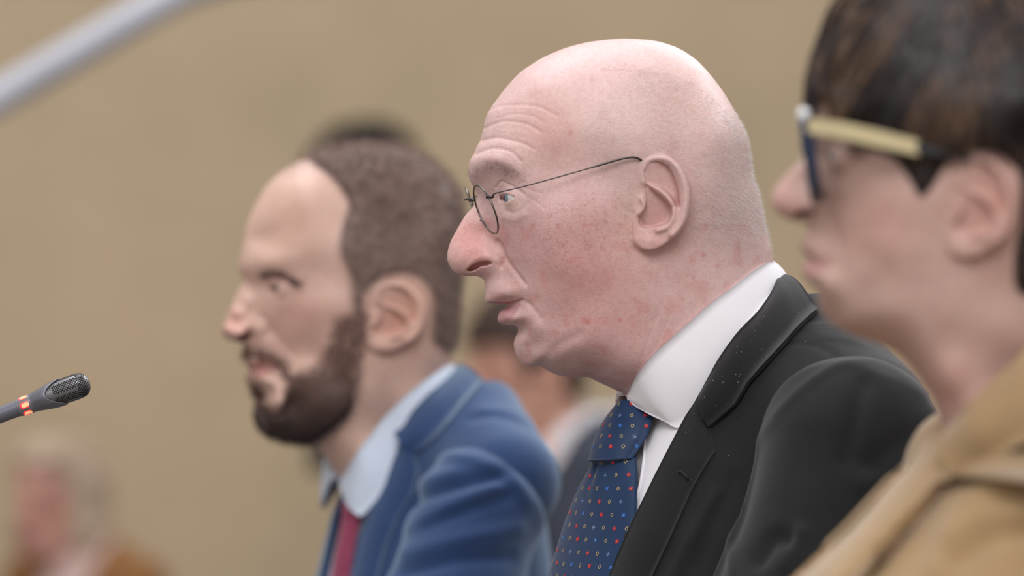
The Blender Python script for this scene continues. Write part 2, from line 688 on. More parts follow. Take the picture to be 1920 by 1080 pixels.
class Head:
    def __init__(self, px0, py0, Y0, yaw):
        self.X0 = (px0 - 960) / FPX * Y0 * 1000
        self.Y0 = Y0 * 1000
        self.Z0 = CAMZ * 1000 + (540 - py0) / FPX * Y0 * 1000
        self.c, self.s = math.cos(math.radians(yaw)), math.sin(math.radians(yaw))
        self.ears = None
        self.eye = None
        self.cuts = []
        self.adds = []
        self.place = None

    def i2l(self, px, py, l):
        px, py, l = [np.asarray(v, float) for v in (px, py, l)]
        a = (px - 960) / FPX
        f = (a * (self.Y0 - self.c * l) - self.X0 - self.s * l) / (a * self.s - self.c)
        Y = self.Y0 - self.s * f - self.c * l
        z = CAMZ * 1000 + (540 - py) / FPX * Y - self.Z0
        return f, z

    def i3(self, px, py, l):
        f, z = self.i2l(px, py, l)
        return np.stack(np.broadcast_arrays(f, np.asarray(l, float), z), axis=-1)

    def l2i(self, f, l, z):
        X = self.X0 - self.c * f + self.s * l
        Y = self.Y0 - self.s * f - self.c * l
        Z = self.Z0 + z
        return 960 + X / Y * FPX, 540 - (Z - CAMZ * 1000) / Y * FPX

    def l2w(self, P):
        """local mm (f,l,z) -> world metres"""
        P = np.asarray(P, float)
        f, l, z = P[..., 0], P[..., 1], P[..., 2]
        if self.place is not None:
            x0, y0, z0, yaw, sc = self.place
            c, s = math.cos(math.radians(yaw)), math.sin(math.radians(yaw))
            return np.stack([x0 + sc * (-c * f + s * l) / 1000, y0 + sc * (-s * f - c * l) / 1000, z0 + sc * z / 1000], axis=-1)
        return np.stack([self.X0 - self.c * f + self.s * l, self.Y0 - self.s * f - self.c * l, self.Z0 + z], axis=-1) / 1000

    def build_field(self, outline, interior, rmin=3.0, step=0.8):
        O = catmull(outline, 6, closed=True)
        f, z = self.i2l(O[:, 0], O[:, 1], 0)
        poly = np.stack([f, z], axis=1)
        per = np.linalg.norm(np.roll(poly, -1, 0) - poly, axis=1).sum()
        poly = resample(np.vstack([poly, poly[:1]]), int(per / 2.0))[:-1]
        ctl = poly[::2]
        I = np.asarray(interior, float)
        fi, zi = self.i2l(I[:, 0], I[:, 1], I[:, 2])
        P = np.vstack([ctl, np.stack([fi, zi], 1)])
        Vv = np.concatenate([np.zeros(len(ctl)), I[:, 2] ** 2])
        mdl = rbf_fit(P / 100.0, Vv / 1000.0)
        self.lo = poly.min(0) - 16
        self.hi = poly.max(0) + 16
        self.step = step
        nx, nz = np.ceil((self.hi - self.lo) / step).astype(int) + 1
        gf = self.lo[0] + np.arange(nx) * step
        gz = self.lo[1] + np.arange(nz) * step
        GF, GZ = np.meshgrid(gf, gz, indexing='ij')
        H = rbf_eval(mdl, np.stack([GF.ravel(), GZ.ravel()], 1) / 100.0).reshape(GF.shape) * 1000.0
        d = -pdist(GF, GZ, poly, closed=True)
        self.poly = poly
        H = np.where(d > 0, np.maximum(H, 2 * rmin * d), np.minimum(np.maximum(H, 60 * d), 2 * rmin * d))
        self.H = H
        self.Hf = np.gradient(H, step, axis=0)
        self.Hz = np.gradient(H, step, axis=1)
        self.lmax = float(np.sqrt(max(H.max(), 1)))

    def lookup(self, f, z):
        n0, n1 = self.H.shape
        u = np.clip((f - self.lo[0]) / self.step, 1.01, n0 - 2.02)
        v = np.clip((z - self.lo[1]) / self.step, 1.01, n1 - 2.02)
        i = np.floor(u + 0.5).astype(int)
        j = np.floor(v + 0.5).astype(int)
        a, b = u - i, v - j
        wu = (0.5 * (0.5 - a) ** 2, 0.75 - a * a, 0.5 * (0.5 + a) ** 2)
        wv = (0.5 * (0.5 - b) ** 2, 0.75 - b * b, 0.5 * (0.5 + b) ** 2)
        H = 0
        for p in range(3):
            for q in range(3):
                H = H + wu[p] * wv[q] * self.H[i + p - 1, j + q - 1]
        return H, self.Hf[i, j], self.Hz[i, j]

    def base(self, f, l, z):
        H, Hf, Hz = self.lookup(f, z)
        return (l * l - H) / np.sqrt(4 * l * l + Hf * Hf + Hz * Hz + 4.0)

    def sdf(self, f, l, z, ears=True):
        l = np.abs(l)
        sd = self.base(f, l, z)
        for fn in self.adds:
            sd = fn(sd, f, l, z)
        if self.eye is not None:
            ef, el_, ez, R = self.eye[:4]
            m = np.abs(f - ef) + np.abs(l - el_) + np.abs(z - ez) < 60
            if m.any():
                df, dl, dz = f[m] - ef, l[m] - el_, z[m] - ez
                r = np.sqrt(df * df + dl * dl + dz * dz)
                s = smin(sd[m], r - (R + 0.9), 1.5)
                az = np.degrees(np.arctan2(dl, df))
                el = np.degrees(np.arctan2(dz, np.hypot(df, dl)))
                az0, az1, hi, lo, tilt = self.eye[4:]
                t = np.clip((az - az0) / (az1 - az0), 0, 1)
                w = np.sin(np.pi * t) ** 0.75
                mid = tilt * (t - 0.5)
                sa = np.maximum(el - mid - hi * w, mid - lo * w - el)
                sa = np.maximum(sa, np.maximum(az0 - az, az - az1)) * R * math.pi / 180
                cut = np.maximum(np.maximum(sa, (R - 1.0) - r), r - 16.5)
                sd[m] = np.maximum(s, -cut)
        for fn in self.cuts:
            sd = fn(sd, f, l, z)
        if self.ears is not None and ears:
            toc, l0, lx, tilt = self.ears
            px, py = self.l2i(f, l, z)
            m = (l > l0 - 25)
            idx = np.nonzero(m)[0]
            x, y = toc(px[idx], py[idx])
            k = (x > 1160) & (x < 1320) & (y > 265) & (y < 495)
            idx, x, y = idx[k], x[k], y[k]
            if len(idx):
                mm = 0.4
                d2, r = ear_lookup(x, y)
                d2 = d2 * mm
                base = l0 + tilt * np.clip(x - lx, -40, 200) * mm
                T = base + r
                Bt = base - 3.6 - 13 * sstep(3.0, 8.0, -d2) - 6 * sstep(1225, 1195, x)
                mid, half = (T + Bt) / 2, (T - Bt) / 2
                sh = (np.abs(l[idx] - mid) - half) * 0.75
                rr = 2.4
                qa, qb = np.maximum(d2 + rr, 0), np.maximum(sh + rr, 0)
                e = np.hypot(qa, qb) - rr + np.minimum(np.maximum(d2 + rr, sh + rr), 0)
                kf = 1.0 + 4.0 * sstep(1225, 1190, x)
                sd[idx] = smin(sd[idx], e, kf)
        return sd

    def mesh(self, h, fn=None, smooth=0, zmin=None):
        fn = fn or self.sdf
        em = 26 if self.ears is not None else 8
        lo = (self.lo[0] + 6, -self.lmax - em, self.lo[1] + 6)
        hi = (self.hi[0] - 6, self.lmax + em, self.hi[1] - 6)
        V, Q = polygonise(fn, lo, hi, h)
        if smooth:
            V = smooth_verts(V, Q, smooth)
        return V, Q

    def img(self, V):
        return self.l2i(V[:, 0], np.abs(V[:, 1]), V[:, 2])


def ear_map(src_lo, src_hi):
    """affine from a person's ear box (px) to the canonical ear box"""
    (x0, y0), (x1, y1) = src_lo, src_hi
    return lambda x, y: (1184 + (x - x0) / (x1 - x0) * 110, 290 + (y - y0) / (y1 - y0) * 181)


Head.ear_poly = catmull(EAR_OUT, 3, closed=True)


def eyeball(name, head, gaze_az, gaze_el, iris, mat, parent, near=True):
    ef, el_, ez, R = head.eye[:4]
    sg = 1 if near else -1
    ga, ge = math.radians(gaze_az), math.radians(gaze_el)
    g = A(math.cos(ga) * math.cos(ge), math.sin(ga) * math.cos(ge), math.sin(ge))
    nu, nv = 64, 40
    a = A(-g[1], g[0], 0)
    a /= np.linalg.norm(a)
    b = np.cross(g, a)
    V, C = [], []
    for i in range(nu):
        for j in range(nv):
            th = math.pi * (j + 0.02) / (nv - 0.96)
            ph = 2 * math.pi * i / nu
            d = math.cos(th) * g + math.sin(th) * (math.cos(ph) * a + math.sin(ph) * b)
            deg = math.degrees(th)
            rr = R + 0.8 * math.exp(-(deg / 22) ** 2)
            V.append(A(ef, sg * el_, ez) + d * rr)
            if deg < 10:
                C.append((0.01, 0.01, 0.012))
            elif deg < 24:
                C.append(tuple(np.array(iris) * (0.55 if deg > 21 else 1)))
            else:
                C.append(tuple(srgb(206, 198, 198)))
    F = grid_faces(nu, nv, closed_u=True)
    return mesh_from(name, head.l2w(np.array(V)), F, mat, parent, colors=np.array(C))


# ================================================================= the bald man in the middle
MAN_OUT = [(880, 313), (890, 287), (902, 260), (908, 236), (915, 212), (931, 188), (953, 160), (976, 136), (1000, 119),
           (1027, 104), (1061, 90), (1095, 81), (1129, 76), (1164, 73), (1198, 74), (1226, 77), (1253, 84), (1281, 97),
           (1308, 117), (1334, 146), (1354, 174), (1374, 208), (1388, 236), (1399, 267), (1404, 301), (1408, 332),
           (1416, 352), (1422, 377), (1427, 404), (1436, 442), (1444, 466), (1447, 486), (1456, 530), (1470, 590),
           (1480, 660), (1480, 740), (1400, 800), (1300, 830), (1215, 830), (1196, 790), (1178, 745),
           (1150, 729), (1122, 716), (1101, 707), (1079, 708), (1051, 704), (1031, 697), (1013, 689), (992, 688),
           (981, 683), (970, 669), (964, 651), (965, 637), (970, 627), (974, 619), (971, 614), (964, 610), (953, 609),
           (940, 608), (935, 603), (933, 596), (937, 588), (944, 579), (950, 574), (942, 572), (931, 571), (918, 570),
           (912, 567), (909, 561), (910, 544), (909, 528), (903, 522), (896, 518), (880, 518), (866, 516), (852, 510),
           (843, 498), (839, 484), (840, 470), (844, 456), (851, 441), (862, 421), (873, 403), (886, 389), (893, 377),
           (895, 366), (891, 354), (884, 343), (880, 330)]

MAN_INT = [
    # cranium
    (1190, 100, 38), (1190, 130, 54), (1190, 190, 70), (1190, 250, 77), (1200, 310, 77.5), (1300, 165, 50), (1300, 220, 69), (1290, 280, 77),
    (1100, 130, 49), (1100, 190, 63), (1100, 250, 69), (1020, 150, 43), (1020, 205, 54), (1020, 260, 58), (960, 200, 33),
    (965, 260, 44), (920, 255, 21), (1380, 300, 56), (1340, 260, 72), (1345, 200, 49), (1400, 400, 48), (1360, 400, 67),
    (1325, 350, 76), (1320, 430, 71), (1345, 480, 64), (1405, 470, 46), (1250, 380, 74), (1240, 460, 69), (1280, 330, 77),
    # temple and brow
    (920, 298, 33), (950, 305, 44), (985, 318, 51), (1040, 312, 59), (1100, 310, 67), (1150, 330, 71), (990, 345, 51),
    # orbit
    (905, 345, 15), (925, 350, 25), (950, 345, 36), (915, 372, 14), (930, 385, 22), (945, 398, 31), (962, 396, 40),
    (985, 375, 49), (1010, 360, 55),
    # cheekbone and cheek
    (1060, 385, 65), (1120, 380, 70), (1180, 380, 72.5), (1000, 415, 53), (1040, 440, 61), (975, 430, 42), (955, 440, 32),
    (1100, 465, 65.5), (1160, 470, 68), (1190, 440, 69), (1060, 500, 60), (1020, 480, 52), (990, 480, 43), (970, 478, 34),
    # nose
    (880, 420, 7.5), (900, 420, 11.5), (920, 425, 15.5), (862, 450, 8), (885, 450, 12), (910, 455, 15), (930, 462, 18.5),
    (852, 480, 8.5), (868, 485, 13), (890, 480, 15.5), (915, 475, 19.5), (932, 482, 20.5), (880, 508, 9),
    (905, 505, 13), (930, 502, 19), (945, 490, 21.5),
    # mouth
    (925, 535, 14), (945, 530, 21), (965, 530, 27), (990, 535, 36), (930, 558, 15), (955, 556, 22.5), (978, 560, 28),
    (1000, 565, 35), (948, 592, 13.5), (965, 590, 21), (985, 595, 28.5), (965, 605, 16), (990, 615, 24.5), (1015, 600, 36),
    # chin and jaw
    (985, 645, 16.5), (1008, 645, 26), (988, 672, 11), (1015, 672, 24), (1040, 640, 38), (1060, 600, 47), (1050, 560, 49),
    (1030, 525, 48), (1075, 650, 46), (1065, 685, 27), (1100, 560, 58), (1100, 620, 55), (1100, 675, 40), (1150, 540, 64),
    (1150, 600, 61), (1150, 660, 55), (1150, 700, 39), (1200, 520, 67), (1200, 570, 65), (1200, 630, 62), (1190, 690, 53),
    # neck
    (1260, 530, 65.5), (1300, 500, 67), (1260, 590, 64), (1260, 650, 62), (1320, 560, 64), (1370, 520, 58), (1410, 510, 44),
    (1250, 720, 54), (1320, 640, 63), (1400, 600, 56), (1330, 720, 62), (1420, 700, 56), (1340, 780, 58),
]

man = Head(1180, 400, 3.0, 8)
man.build_field(MAN_OUT, MAN_INT)
man.ears = (lambda x, y: (x, y), 72.5, 1190, 0.36)
ef, ez = man.i2l(946, 371, 32.0)
man.eye = (float(ef) - 12.3, 32.0, float(ez), 12.0, -42, 62, 13, 14, 2)

NOSTRIL = np.array([(873, 506), (883, 497), (899, 491), (914, 489), (923, 493), (914, 498), (901, 500), (892, 506), (880, 509)], float)


def nostril_cut(head, poly, depth=6.0, lmin=3.0):
    P = catmull(poly, 3, closed=True)
    fx, fz = head.i2l(poly[:, 0], poly[:, 1], 12.0)
    fc, zc = fx.mean(), fz.mean()

    def fn(sd, f, l, z):
        m = (np.abs(f - fc) < 25) & (np.abs(z - zc) < 20) & (l < 40)
        if not m.any():
            return sd
        px, py = head.l2i(f[m], l[m], z[m])
        pd = pdist(px, py, P, closed=True) * 0.4
        cut = np.maximum(np.maximum(pd, -depth - sd[m]), lmin - l[m])
        sd = sd.copy()
        sd[m] = smax(sd[m], -cut, 0.8)
        return sd
    return fn


man.cuts.append(nostril_cut(man, NOSTRIL, 3.6))


def man_relief(px, py):
    """wrinkles and folds, mm outward"""
    r = np.zeros_like(px)
    for pts, dep, w in [
        ([(918, 206), (944, 198), (980, 197), (1012, 201), (1042, 216)], 0.38, 3.2),
        ([(909, 240), (930, 231), (947, 227), (985, 232), (1014, 247)], 0.55, 3.2),
        ([(904, 264), (920, 260), (937, 259), (975, 267), (1001, 279)], 0.6, 3.2),
        ([(894, 289), (912, 281), (930, 278), (957, 284), (977, 303)], 0.65, 3.2),
        ([(933, 222), (960, 214), (995, 217), (1015, 226)], 0.3, 2.6),
        ([(931, 455), (942, 474), (953, 492), (968, 512), (985, 533)], 1.15, 4.2),
        ([(992, 570), (1005, 584), (1014, 597)], 0.7, 5),
        ([(916, 571), (945, 573), (960, 569.5), (977, 563)], 1.2, 2.6),
        ([(977, 563), (986, 566), (994, 573)], 0.5, 4),
        ([(930, 352), (940, 340), (952, 345), (968, 354), (983, 364)], 0.8, 2.6),
        ([(948, 395), (962, 399), (978, 392), (990, 380)], 0.5, 3.5),
        ([(985, 352), (1000, 358), (1014, 362)], 0.35, 2.5), ([(984, 368), (1004, 378), (1020, 390)], 0.3, 3),
        ([(1012, 684), (1030, 664), (1052, 645), (1085, 628)], 1.2, 11),
        ([(1187, 398), (1183, 420), (1184, 442)], 0.8, 3),
        ([(1188, 470), (1200, 540), (1222, 600)], 0.5, 10),
        ([(1245, 560), (1222, 620), (1196, 690)], 0.3, 4), ([(1262, 575), (1240, 630), (1212, 685)], 0.3, 4),
        ([(933, 452), (943, 466), (946, 484), (940, 500)], 1.3, 4.0),
    ]:
        fade = 1.0
        r -= dep * fade * stroke(px, py, pts, w)
    for pts, dep, w in [
        ([(912, 252), (935, 245), (985, 250)], 0.3, 6), ([(900, 276), (930, 269), (965, 275)], 0.35, 6),
        ([(888, 302), (912, 297), (940, 300), (968, 318)], 1.0, 9),
        ([(985, 485), (1000, 515), (1012, 545)], 0.5, 15),
        ([(872, 508), (888, 487), (912, 482), (930, 488)], 0.7, 5),
        ([(930, 580), (948, 588), (968, 577)], 0.5, 6),
        ([(945, 408), (965, 412), (985, 402)], 0.5, 6),
    ]:
        r += dep * stroke(px, py, pts, w)
    return r


def man_body(parent, mat):
    V, Q = man.mesh(0.95)
    V = smooth_verts(V, Q, 1, 0.35)
    N = vnormals(V, Q)
    px, py = man.img(V)
    V = V + N * man_relief(px, py)[:, None]
    # broad lumpy skin
    V += N * (0.22 * (vnoise(V[:, 0] / 7 + 40, np.abs(V[:, 1]) / 7 + 40, V[:, 2] / 7 + 40) - 0.5))[:, None]
    n = len(V)
    C = np.tile(srgb(220, 187, 183), (n, 1))

    def tint(mask, rgb, amt):
        nonlocal C
        m = np.clip(mask * amt, 0, 1)[:, None]
        C = C * (1 - m) + srgb(*rgb) * m
    nz = vnoise(V[:, 0] / 9 + 30, V[:, 1] / 9 + 30, V[:, 2] / 9 + 30)
    nz2 = vnoise(V[:, 0] / 4 + 10, V[:, 1] / 4 + 10, V[:, 2] / 4 + 10)
    tint(blob(px, py, 1080, 480, 105, 120, 20), (206, 152, 150), 0.65)
    tint(blob(px, py, 1110, 520, 80, 60), (202, 142, 140), 0.35)
    tint(blob(px, py, 970, 455, 45, 40), (200, 150, 155), 0.45)
    tint(blob(px, py, 885, 455, 45, 55), (212, 142, 132), 0.7)
    tint(blob(px, py, 1150, 620, 130, 80), (196, 144, 142), 0.55)
    tint(blob(px, py, 1240, 390, 60, 100), (208, 150, 146), 0.5)
    tint(blob(px, py, 1030, 240, 70, 70), (213, 166, 156), 0.6)
    tint(blob(px, py, 1300, 180, 60, 50), (208, 162, 150), 0.5)
    tint(blob(px, py, 960, 385, 28, 20), (222, 194, 182), 0.6)
    tint(blob(px, py, 1180, 420, 24, 60), (222, 184, 168), 0.55)
    tint(stroke(px, py, [(895, 322), (925, 312), (955, 318)], 13), (168, 140, 138), 0.65)
    lip = np.maximum(pdist(px, py, catmull([(913, 566), (930, 565), (955, 565), (975, 563), (952, 573), (930, 573), (917, 572)], 3, True), True), -3)
    tint(sstep(2, -2, lip), (178, 122, 128), 0.8)
    lip = pdist(px, py, catmull([(930, 590), (944, 576), (962, 571), (976, 565), (970, 583), (955, 600), (938, 610), (931, 602)], 3, True), True)
    tint(sstep(3, -3, lip), (190, 138, 142), 0.8)
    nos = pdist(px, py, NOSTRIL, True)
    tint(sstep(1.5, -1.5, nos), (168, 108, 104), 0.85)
    for pts, wd in (([(1216, 316), (1246, 313), (1264, 340), (1271, 384)], 7), ([(1212, 350), (1240, 374), (1256, 392)], 6)):  # redder inner-ear skin, deepened to paint in shade along the hollows
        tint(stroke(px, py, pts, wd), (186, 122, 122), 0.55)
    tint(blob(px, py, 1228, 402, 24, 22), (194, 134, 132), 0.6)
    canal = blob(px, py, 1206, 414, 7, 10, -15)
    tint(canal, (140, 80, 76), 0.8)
    # short grey hair darkens and cools the sides and back a little
    hm = man_hairmask(px, py)
    tint(hm * (0.6 + 0.4 * nz2), (204, 178, 172), 0.5)
    tint(sstep(0.6, 0.85, nz) * (py > 420), (205, 140, 134), 0.35)
    for sx, sy, rr, am in [(1102, 603, 5, .6), (1163, 600, 4, .7), (1318, 478, 5, .5), (1345, 498, 4, .4), (1300, 520, 4, .4),
                           (1094, 600, 5, .5), (1110, 148, 5, .3), (1280, 560, 4, .3), (1190, 560, 4, .3), (1070, 250, 6, .3)]:
        tint(blob(px, py, sx, sy, rr), (190, 98, 92), am)
    veins = np.clip(blob(px, py, 1095, 440, 85, 85) * 1.3 + 0.5 * blob(px, py, 980, 445, 45, 35) + 0.5 * blob(px, py, 890, 450, 40, 35), 0, 1)
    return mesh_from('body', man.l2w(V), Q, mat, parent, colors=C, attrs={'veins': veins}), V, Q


def man_hairmask(px, py):
    m = sstep(1060, 1210, px) * sstep(110, 170, py + 0.0 * px)
    top = np.interp(px, [1040, 1100, 1200, 1280, 1330, 1400], [300, 215, 128, 150, 180, 230])
    m = sstep(-14, 22, py - top) * sstep(1030, 1120, px)
    lowf = np.interp(py, [200, 300, 420, 470, 520], [1040, 1100, 1180, 1290, 1330])
    m *= sstep(-15, 30, px - lowf)
    m *= sstep(490, 400, py)
    return m


MAT_SKIN_MAN = skin_material('skin_ruddy', veins=True, rough=0.42)
MAT_EYE = attr_material('eyeball', rough=0.08, spec=0.5)
MAT_HAIR_GREY = attr_material('grey_hair', rough=0.45, spec=0.4)

bald = thing('person', 'bald older man in black suit, white shirt and patterned navy tie, seen in profile', 'person',
             (man.X0 / 1000, man.Y0 / 1000, 0.0))
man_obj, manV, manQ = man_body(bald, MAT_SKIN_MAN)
eyeball('eye', man, 4, -4, srgb(112, 130, 150), MAT_EYE, bald, True)
eyeball('eye', man, -4, -4, srgb(112, 130, 150), MAT_EYE, bald, False)


# ---------------------------------------------------------------- garments
def capsule(f, l, z, a, b, ra, rb):
    a, b = np.asarray(a, float), np.asarray(b, float)
    ab = b - a
    t = np.clip(((f - a[0]) * ab[0] + (l - a[1]) * ab[1] + (z - a[2]) * ab[2]) / (ab @ ab), 0, 1)
    return np.sqrt((f - a[0] - t * ab[0]) ** 2 + (l - a[1] - t * ab[1]) ** 2 + (z - a[2] - t * ab[2]) ** 2) - (ra + (rb - ra) * t)


class Torso(Head):
    """a frame of its own (f,l,z mm) with a chest loft, shoulders and arms"""

    def setup(self, zs, front, back, half, traps, arm, ztop=0, pw=2.0, ctr=None):
        self.zs, self.front, self.back, self.half = [np.asarray(v, float)[::-1] for v in (zs, front, back, half)]
        self.traps, self.arm, self.ztop = traps, arm, ztop

    def chest(self, f, l, z):
        fr = np.interp(z, self.zs, self.front)
        bk = np.interp(z, self.zs, self.back)
        a = np.interp(z, self.zs, self.half)
        c, b = (fr + bk) / 2, (fr - bk) / 2
        u, v = l / a, (f - c) / b
        k = np.sqrt(u * u + v * v) + 1e-6
        sd = (k - 1) * k / np.sqrt((u / a) ** 2 + (v / b) ** 2 + 1e-12)
        return smax(sd, z - self.ztop, 25)

    def body(self, f, l, z):
        l = np.abs(l)
        sd = self.chest(f, l, z)
        for a, b, ra, rb in self.traps:
            sd = smin(sd, capsule(f, l, z, a, b, ra, rb), 45)
        return sd

    def sleeve(self, f, l, z, side=1):
        sd = None
        for a, b, ra, rb in (self.arm if side > 0 else getattr(self, 'arm_far', self.arm)):
            s = capsule(f, l * side, z, a, b, ra, rb)
            sd = s if sd is None else smin(sd, s, 30)
        return sd

    def ray(self, pts, off=0.0, fn=None):
        """walk from the lens through each photo point on to the body surface; returns local points"""
        fn = fn or (lambda f, l, z: np.minimum(self.body(f, l, z), 1e9))
        pts = np.asarray(pts, float)
        px, py = pts[..., 0].ravel(), pts[..., 1].ravel()
        d = np.stack([(px - 960) / FPX, np.ones_like(px), (540 - py) / FPX], 1)
        # world mm -> local
        def loc(W):
            X, Y, Z = W[:, 0] - self.X0, W[:, 1] - self.Y0, W[:, 2] - self.Z0
            return -self.c * X - self.s * Y, self.s * X - self.c * Y, Z
        t = np.full(len(px), self.Y0 - 420.0)
        best = np.full(len(px), 1e9)
        tb = t.copy()
        base = A(0, 0, CAMZ * 1000)
        for _ in range(70):
            f, l, z = loc(base + d * t[:, None])
            s = fn(f, l, z) - off
            m = s < best
            best = np.where(m, s, best)
            tb = np.where(m, t, tb)
            t = t + np.clip(s * 0.8, -20, 40)
            t = np.minimum(t, self.Y0 + 300)
        hit = np.abs(best) < 1.0
        tt = np.where(hit, tb, tb)
        f, l, z = loc(base + d * tt[:, None])
        return np.stack([f, l, z], 1).reshape(pts.shape[:-1] + (3,))

    def w2l(self, W):
        W = np.asarray(W, float) * 1000
        X, Y, Z = W[..., 0] - self.X0, W[..., 1] - self.Y0, W[..., 2] - self.Z0
        return np.stack([-self.c * X - self.s * Y, self.s * X - self.c * Y, Z], -1)


def rows_grid(inner, outer, nu, nv):
    """loft px rows between paired inner/outer control points, piecewise linear along, linear across"""
    I, O = np.asarray(inner, float), np.asarray(outer, float)
    t = np.linspace(0, len(I) - 1, nu)
    k = np.arange(len(I))
    Ii = np.stack([np.interp(t, k, I[:, j]) for j in range(I.shape[1])], 1)
    Oi = np.stack([np.interp(t, k, O[:, j]) for j in range(I.shape[1])], 1)
    s = np.linspace(0, 1, nv)[None, :, None]
    return Ii[:, None] * (1 - s) + Oi[:, None] * s


def mirror(P):
    Q = P.copy()
    Q[..., 1] *= -1
    return Q


def neck_l(head, px, py, l0=55.0):
    """half width of the neck/face surface seen at a photo point"""
    px, py = np.asarray(px, float), np.asarray(py, float)
    l = np.full(px.shape, l0)
    for _ in range(25):
        f, z = head.i2l(px, py, l)
        H, _, _ = head.lookup(f, z)
        l = 0.5 * l + 0.5 * np.sqrt(np.maximum(H, 4))
    return l


def orient(V, F, ref):
    """make closed-slab winding face away from ref"""
    return V, F


def cloth_material(name, color, rough=0.85, sheen=0.35, weave=2600, var=0.12, bump_s=0.12, sheen_tint=(1, 1, 1), wc=0.82):
    m, nt, b = new_mat(name)
    co = objcoord(nt)
    n = noise_node(nt, 45, 4, 0.6, co)
    n2 = noise_node(nt, weave, 2, 0.5, co)
    c = np.asarray(color)
    r = ramp_node(nt, n.outputs['Fac'], [(0.3, tuple(c * (1 - var))), (0.7, tuple(np.minimum(c * (1 + var), 1)))])
    r2 = ramp_node(nt, n2.outputs['Fac'], [(0.3, (wc, wc, wc)), (0.7, (1, 1, 1))])
    col = mix_node(nt, r.outputs[0], r2.outputs[0], 0.7, 'MULTIPLY')
    nt.links.new(col, b.inputs['Base Color'])
    b.inputs['Roughness'].default_value = rough
    b.inputs['Specular IOR Level'].default_value = 0.25
    b.inputs['Sheen Weight'].default_value = sheen
    b.inputs['Sheen Roughness'].default_value = 0.5
    b.inputs['Sheen Tint'].default_value = (*sheen_tint, 1)
    bump(nt, b, n2.outputs['Fac'], bump_s, 0.0006)
    return m


def jacket_mesh(T, name, mat, parent, vhalf, vz, h=4.0, off=4.0, zlow=-420, relief=None, neck=(-24.0, 80.0, -30.0)):
    """jacket body: a shell over the torso, open in a V at the front and round the neck"""
    def fn(f, l, z):
        b = T.body(f, l, z)
        sh = np.maximum(b - off, -(b + 9.0))
        w = np.interp(z, vz[::-1], vhalf[::-1])
        v = np.maximum(np.abs(l) - w, -(f + 15.0))
        sh = np.maximum(sh, -v)
        hole = np.sqrt((f - neck[0]) ** 2 + l * l) - neck[1]
        hole = np.maximum(hole, neck[2] - z)
        sh = np.maximum(sh, -hole)
        return np.maximum(sh, zlow - z)
    zt = T.ztop + 60
    V, Q = polygonise(fn, (T.back.min() - 25, -290, zlow - 8), (T.front.max() + 30, 290, zt), h)
    V = smooth_verts(V, Q, 2, 0.4)
    if relief is not None:
        N = vnormals(V, Q)
        px, py = T.img(V)
        V = V + N * relief(px, py)[:, None]
    return mesh_from(name, T.l2w(V), Q, mat, parent)


def sleeve_mesh(T, side, mat, parent, h=3.5, off=0.0, relief=None, zlow=-470, band=11.0):
    def fn(f, l, z):
        sl = T.sleeve(f, l, z, side)
        s = smin(sl, T.body(f, l, z) - 5.4, 34.0)
        return np.maximum(np.maximum(s, sl - band), zlow - z)
    if side > 0:
        lo, hi = (-130, 20, zlow - 8), (430, 360, 40)
    else:
        lo, hi = (-130, -360, zlow - 8), (430, -20, 40)
    V, Q = polygonise(fn, lo, hi, h)
    V = smooth_verts(V, Q, 2, 0.4)
    if relief is not None:
        N = vnormals(V, Q)
        px, py = T.img(V)
        V = V + N * relief(px, py)[:, None]
    return mesh_from('sleeve', T.l2w(V), Q, mat, parent)


def patch(T, inner, outer, nu, nv, off, th, name, mat, parent, roll=2.0, both=True, fn=None, lift=None):
    """cloth leaf lying on the torso (lapel, flap, placket); mirrored on the other side"""
    G = rows_grid(inner, outer, nu, nv)
    P = T.ray(G, off, fn)
    V0 = P.reshape(-1, 3)
    F0 = grid_faces(nu, nv)
    N = vnormals(V0, F0)
    cdir = A(T.s * 0 + 0, 1, 0)
    if (N @ np.array([T.s, T.c, 0])).mean() < 0:
        N = -N
        flip = True
    else:
        flip = False
    s = np.linspace(0, 1, nv)
    prof = roll * np.sin(np.pi * np.clip(s, 0, 1)) ** 0.8
    if lift is not None:
        prof = prof + lift(s)
    V0 = V0 + N * np.tile(prof, nu)[:, None]
    P = V0.reshape(nu, nv, 3)
    out = []
    for sg in ((1, -1) if both else (1,)):
        Q = P if sg > 0 else mirror(P)
        Nn = N if sg > 0 else mirror(N)
        V, F = slab(Q, th, Nn)
        if flip != (sg < 0):
            F = F[:, ::-1]
        out.append(mesh_from(name, T.l2w(V), F, mat, parent))
    return out


# ================================================================= clothes of the bald man
MAT_BLACK = cloth_material('black_wool', srgb(29, 29, 31), sheen=0.15)
MAT_SHIRT = cloth_material('white_cotton', srgb(238, 235, 240), rough=0.8, sheen=0.1, var=0.01, weave=3000, bump_s=0.04, wc=0.97)
MAT_TIE = cloth_material('navy_silk', srgb(24, 51, 88), rough=0.5, sheen=0.15, var=0.06, weave=2600, bump_s=0.2)

mt = Torso(1330, 650, 3.0, 17)
mt.setup(zs=[30, 0, -40, -83, -136, -200, -300, -460],
         front=[16, 30, 44, 66, 88, 106, 122, 128],
         back=[-85, -105, -125, -135, -140, -140, -135, -130],
         half=[65, 80, 98, 118, 132, 142, 148, 150],
         traps=[((-50, 38, 0), (-60, 156, -52), 46, 47)],
         arm=[((-47, 166, -74), (-16, 182, -200), 58, 70), ((-16, 182, -200), (36, 203, -330), 69, 60), ((34, 203, -330), (290, 120, -390), 56, 44)],
         ztop=12)


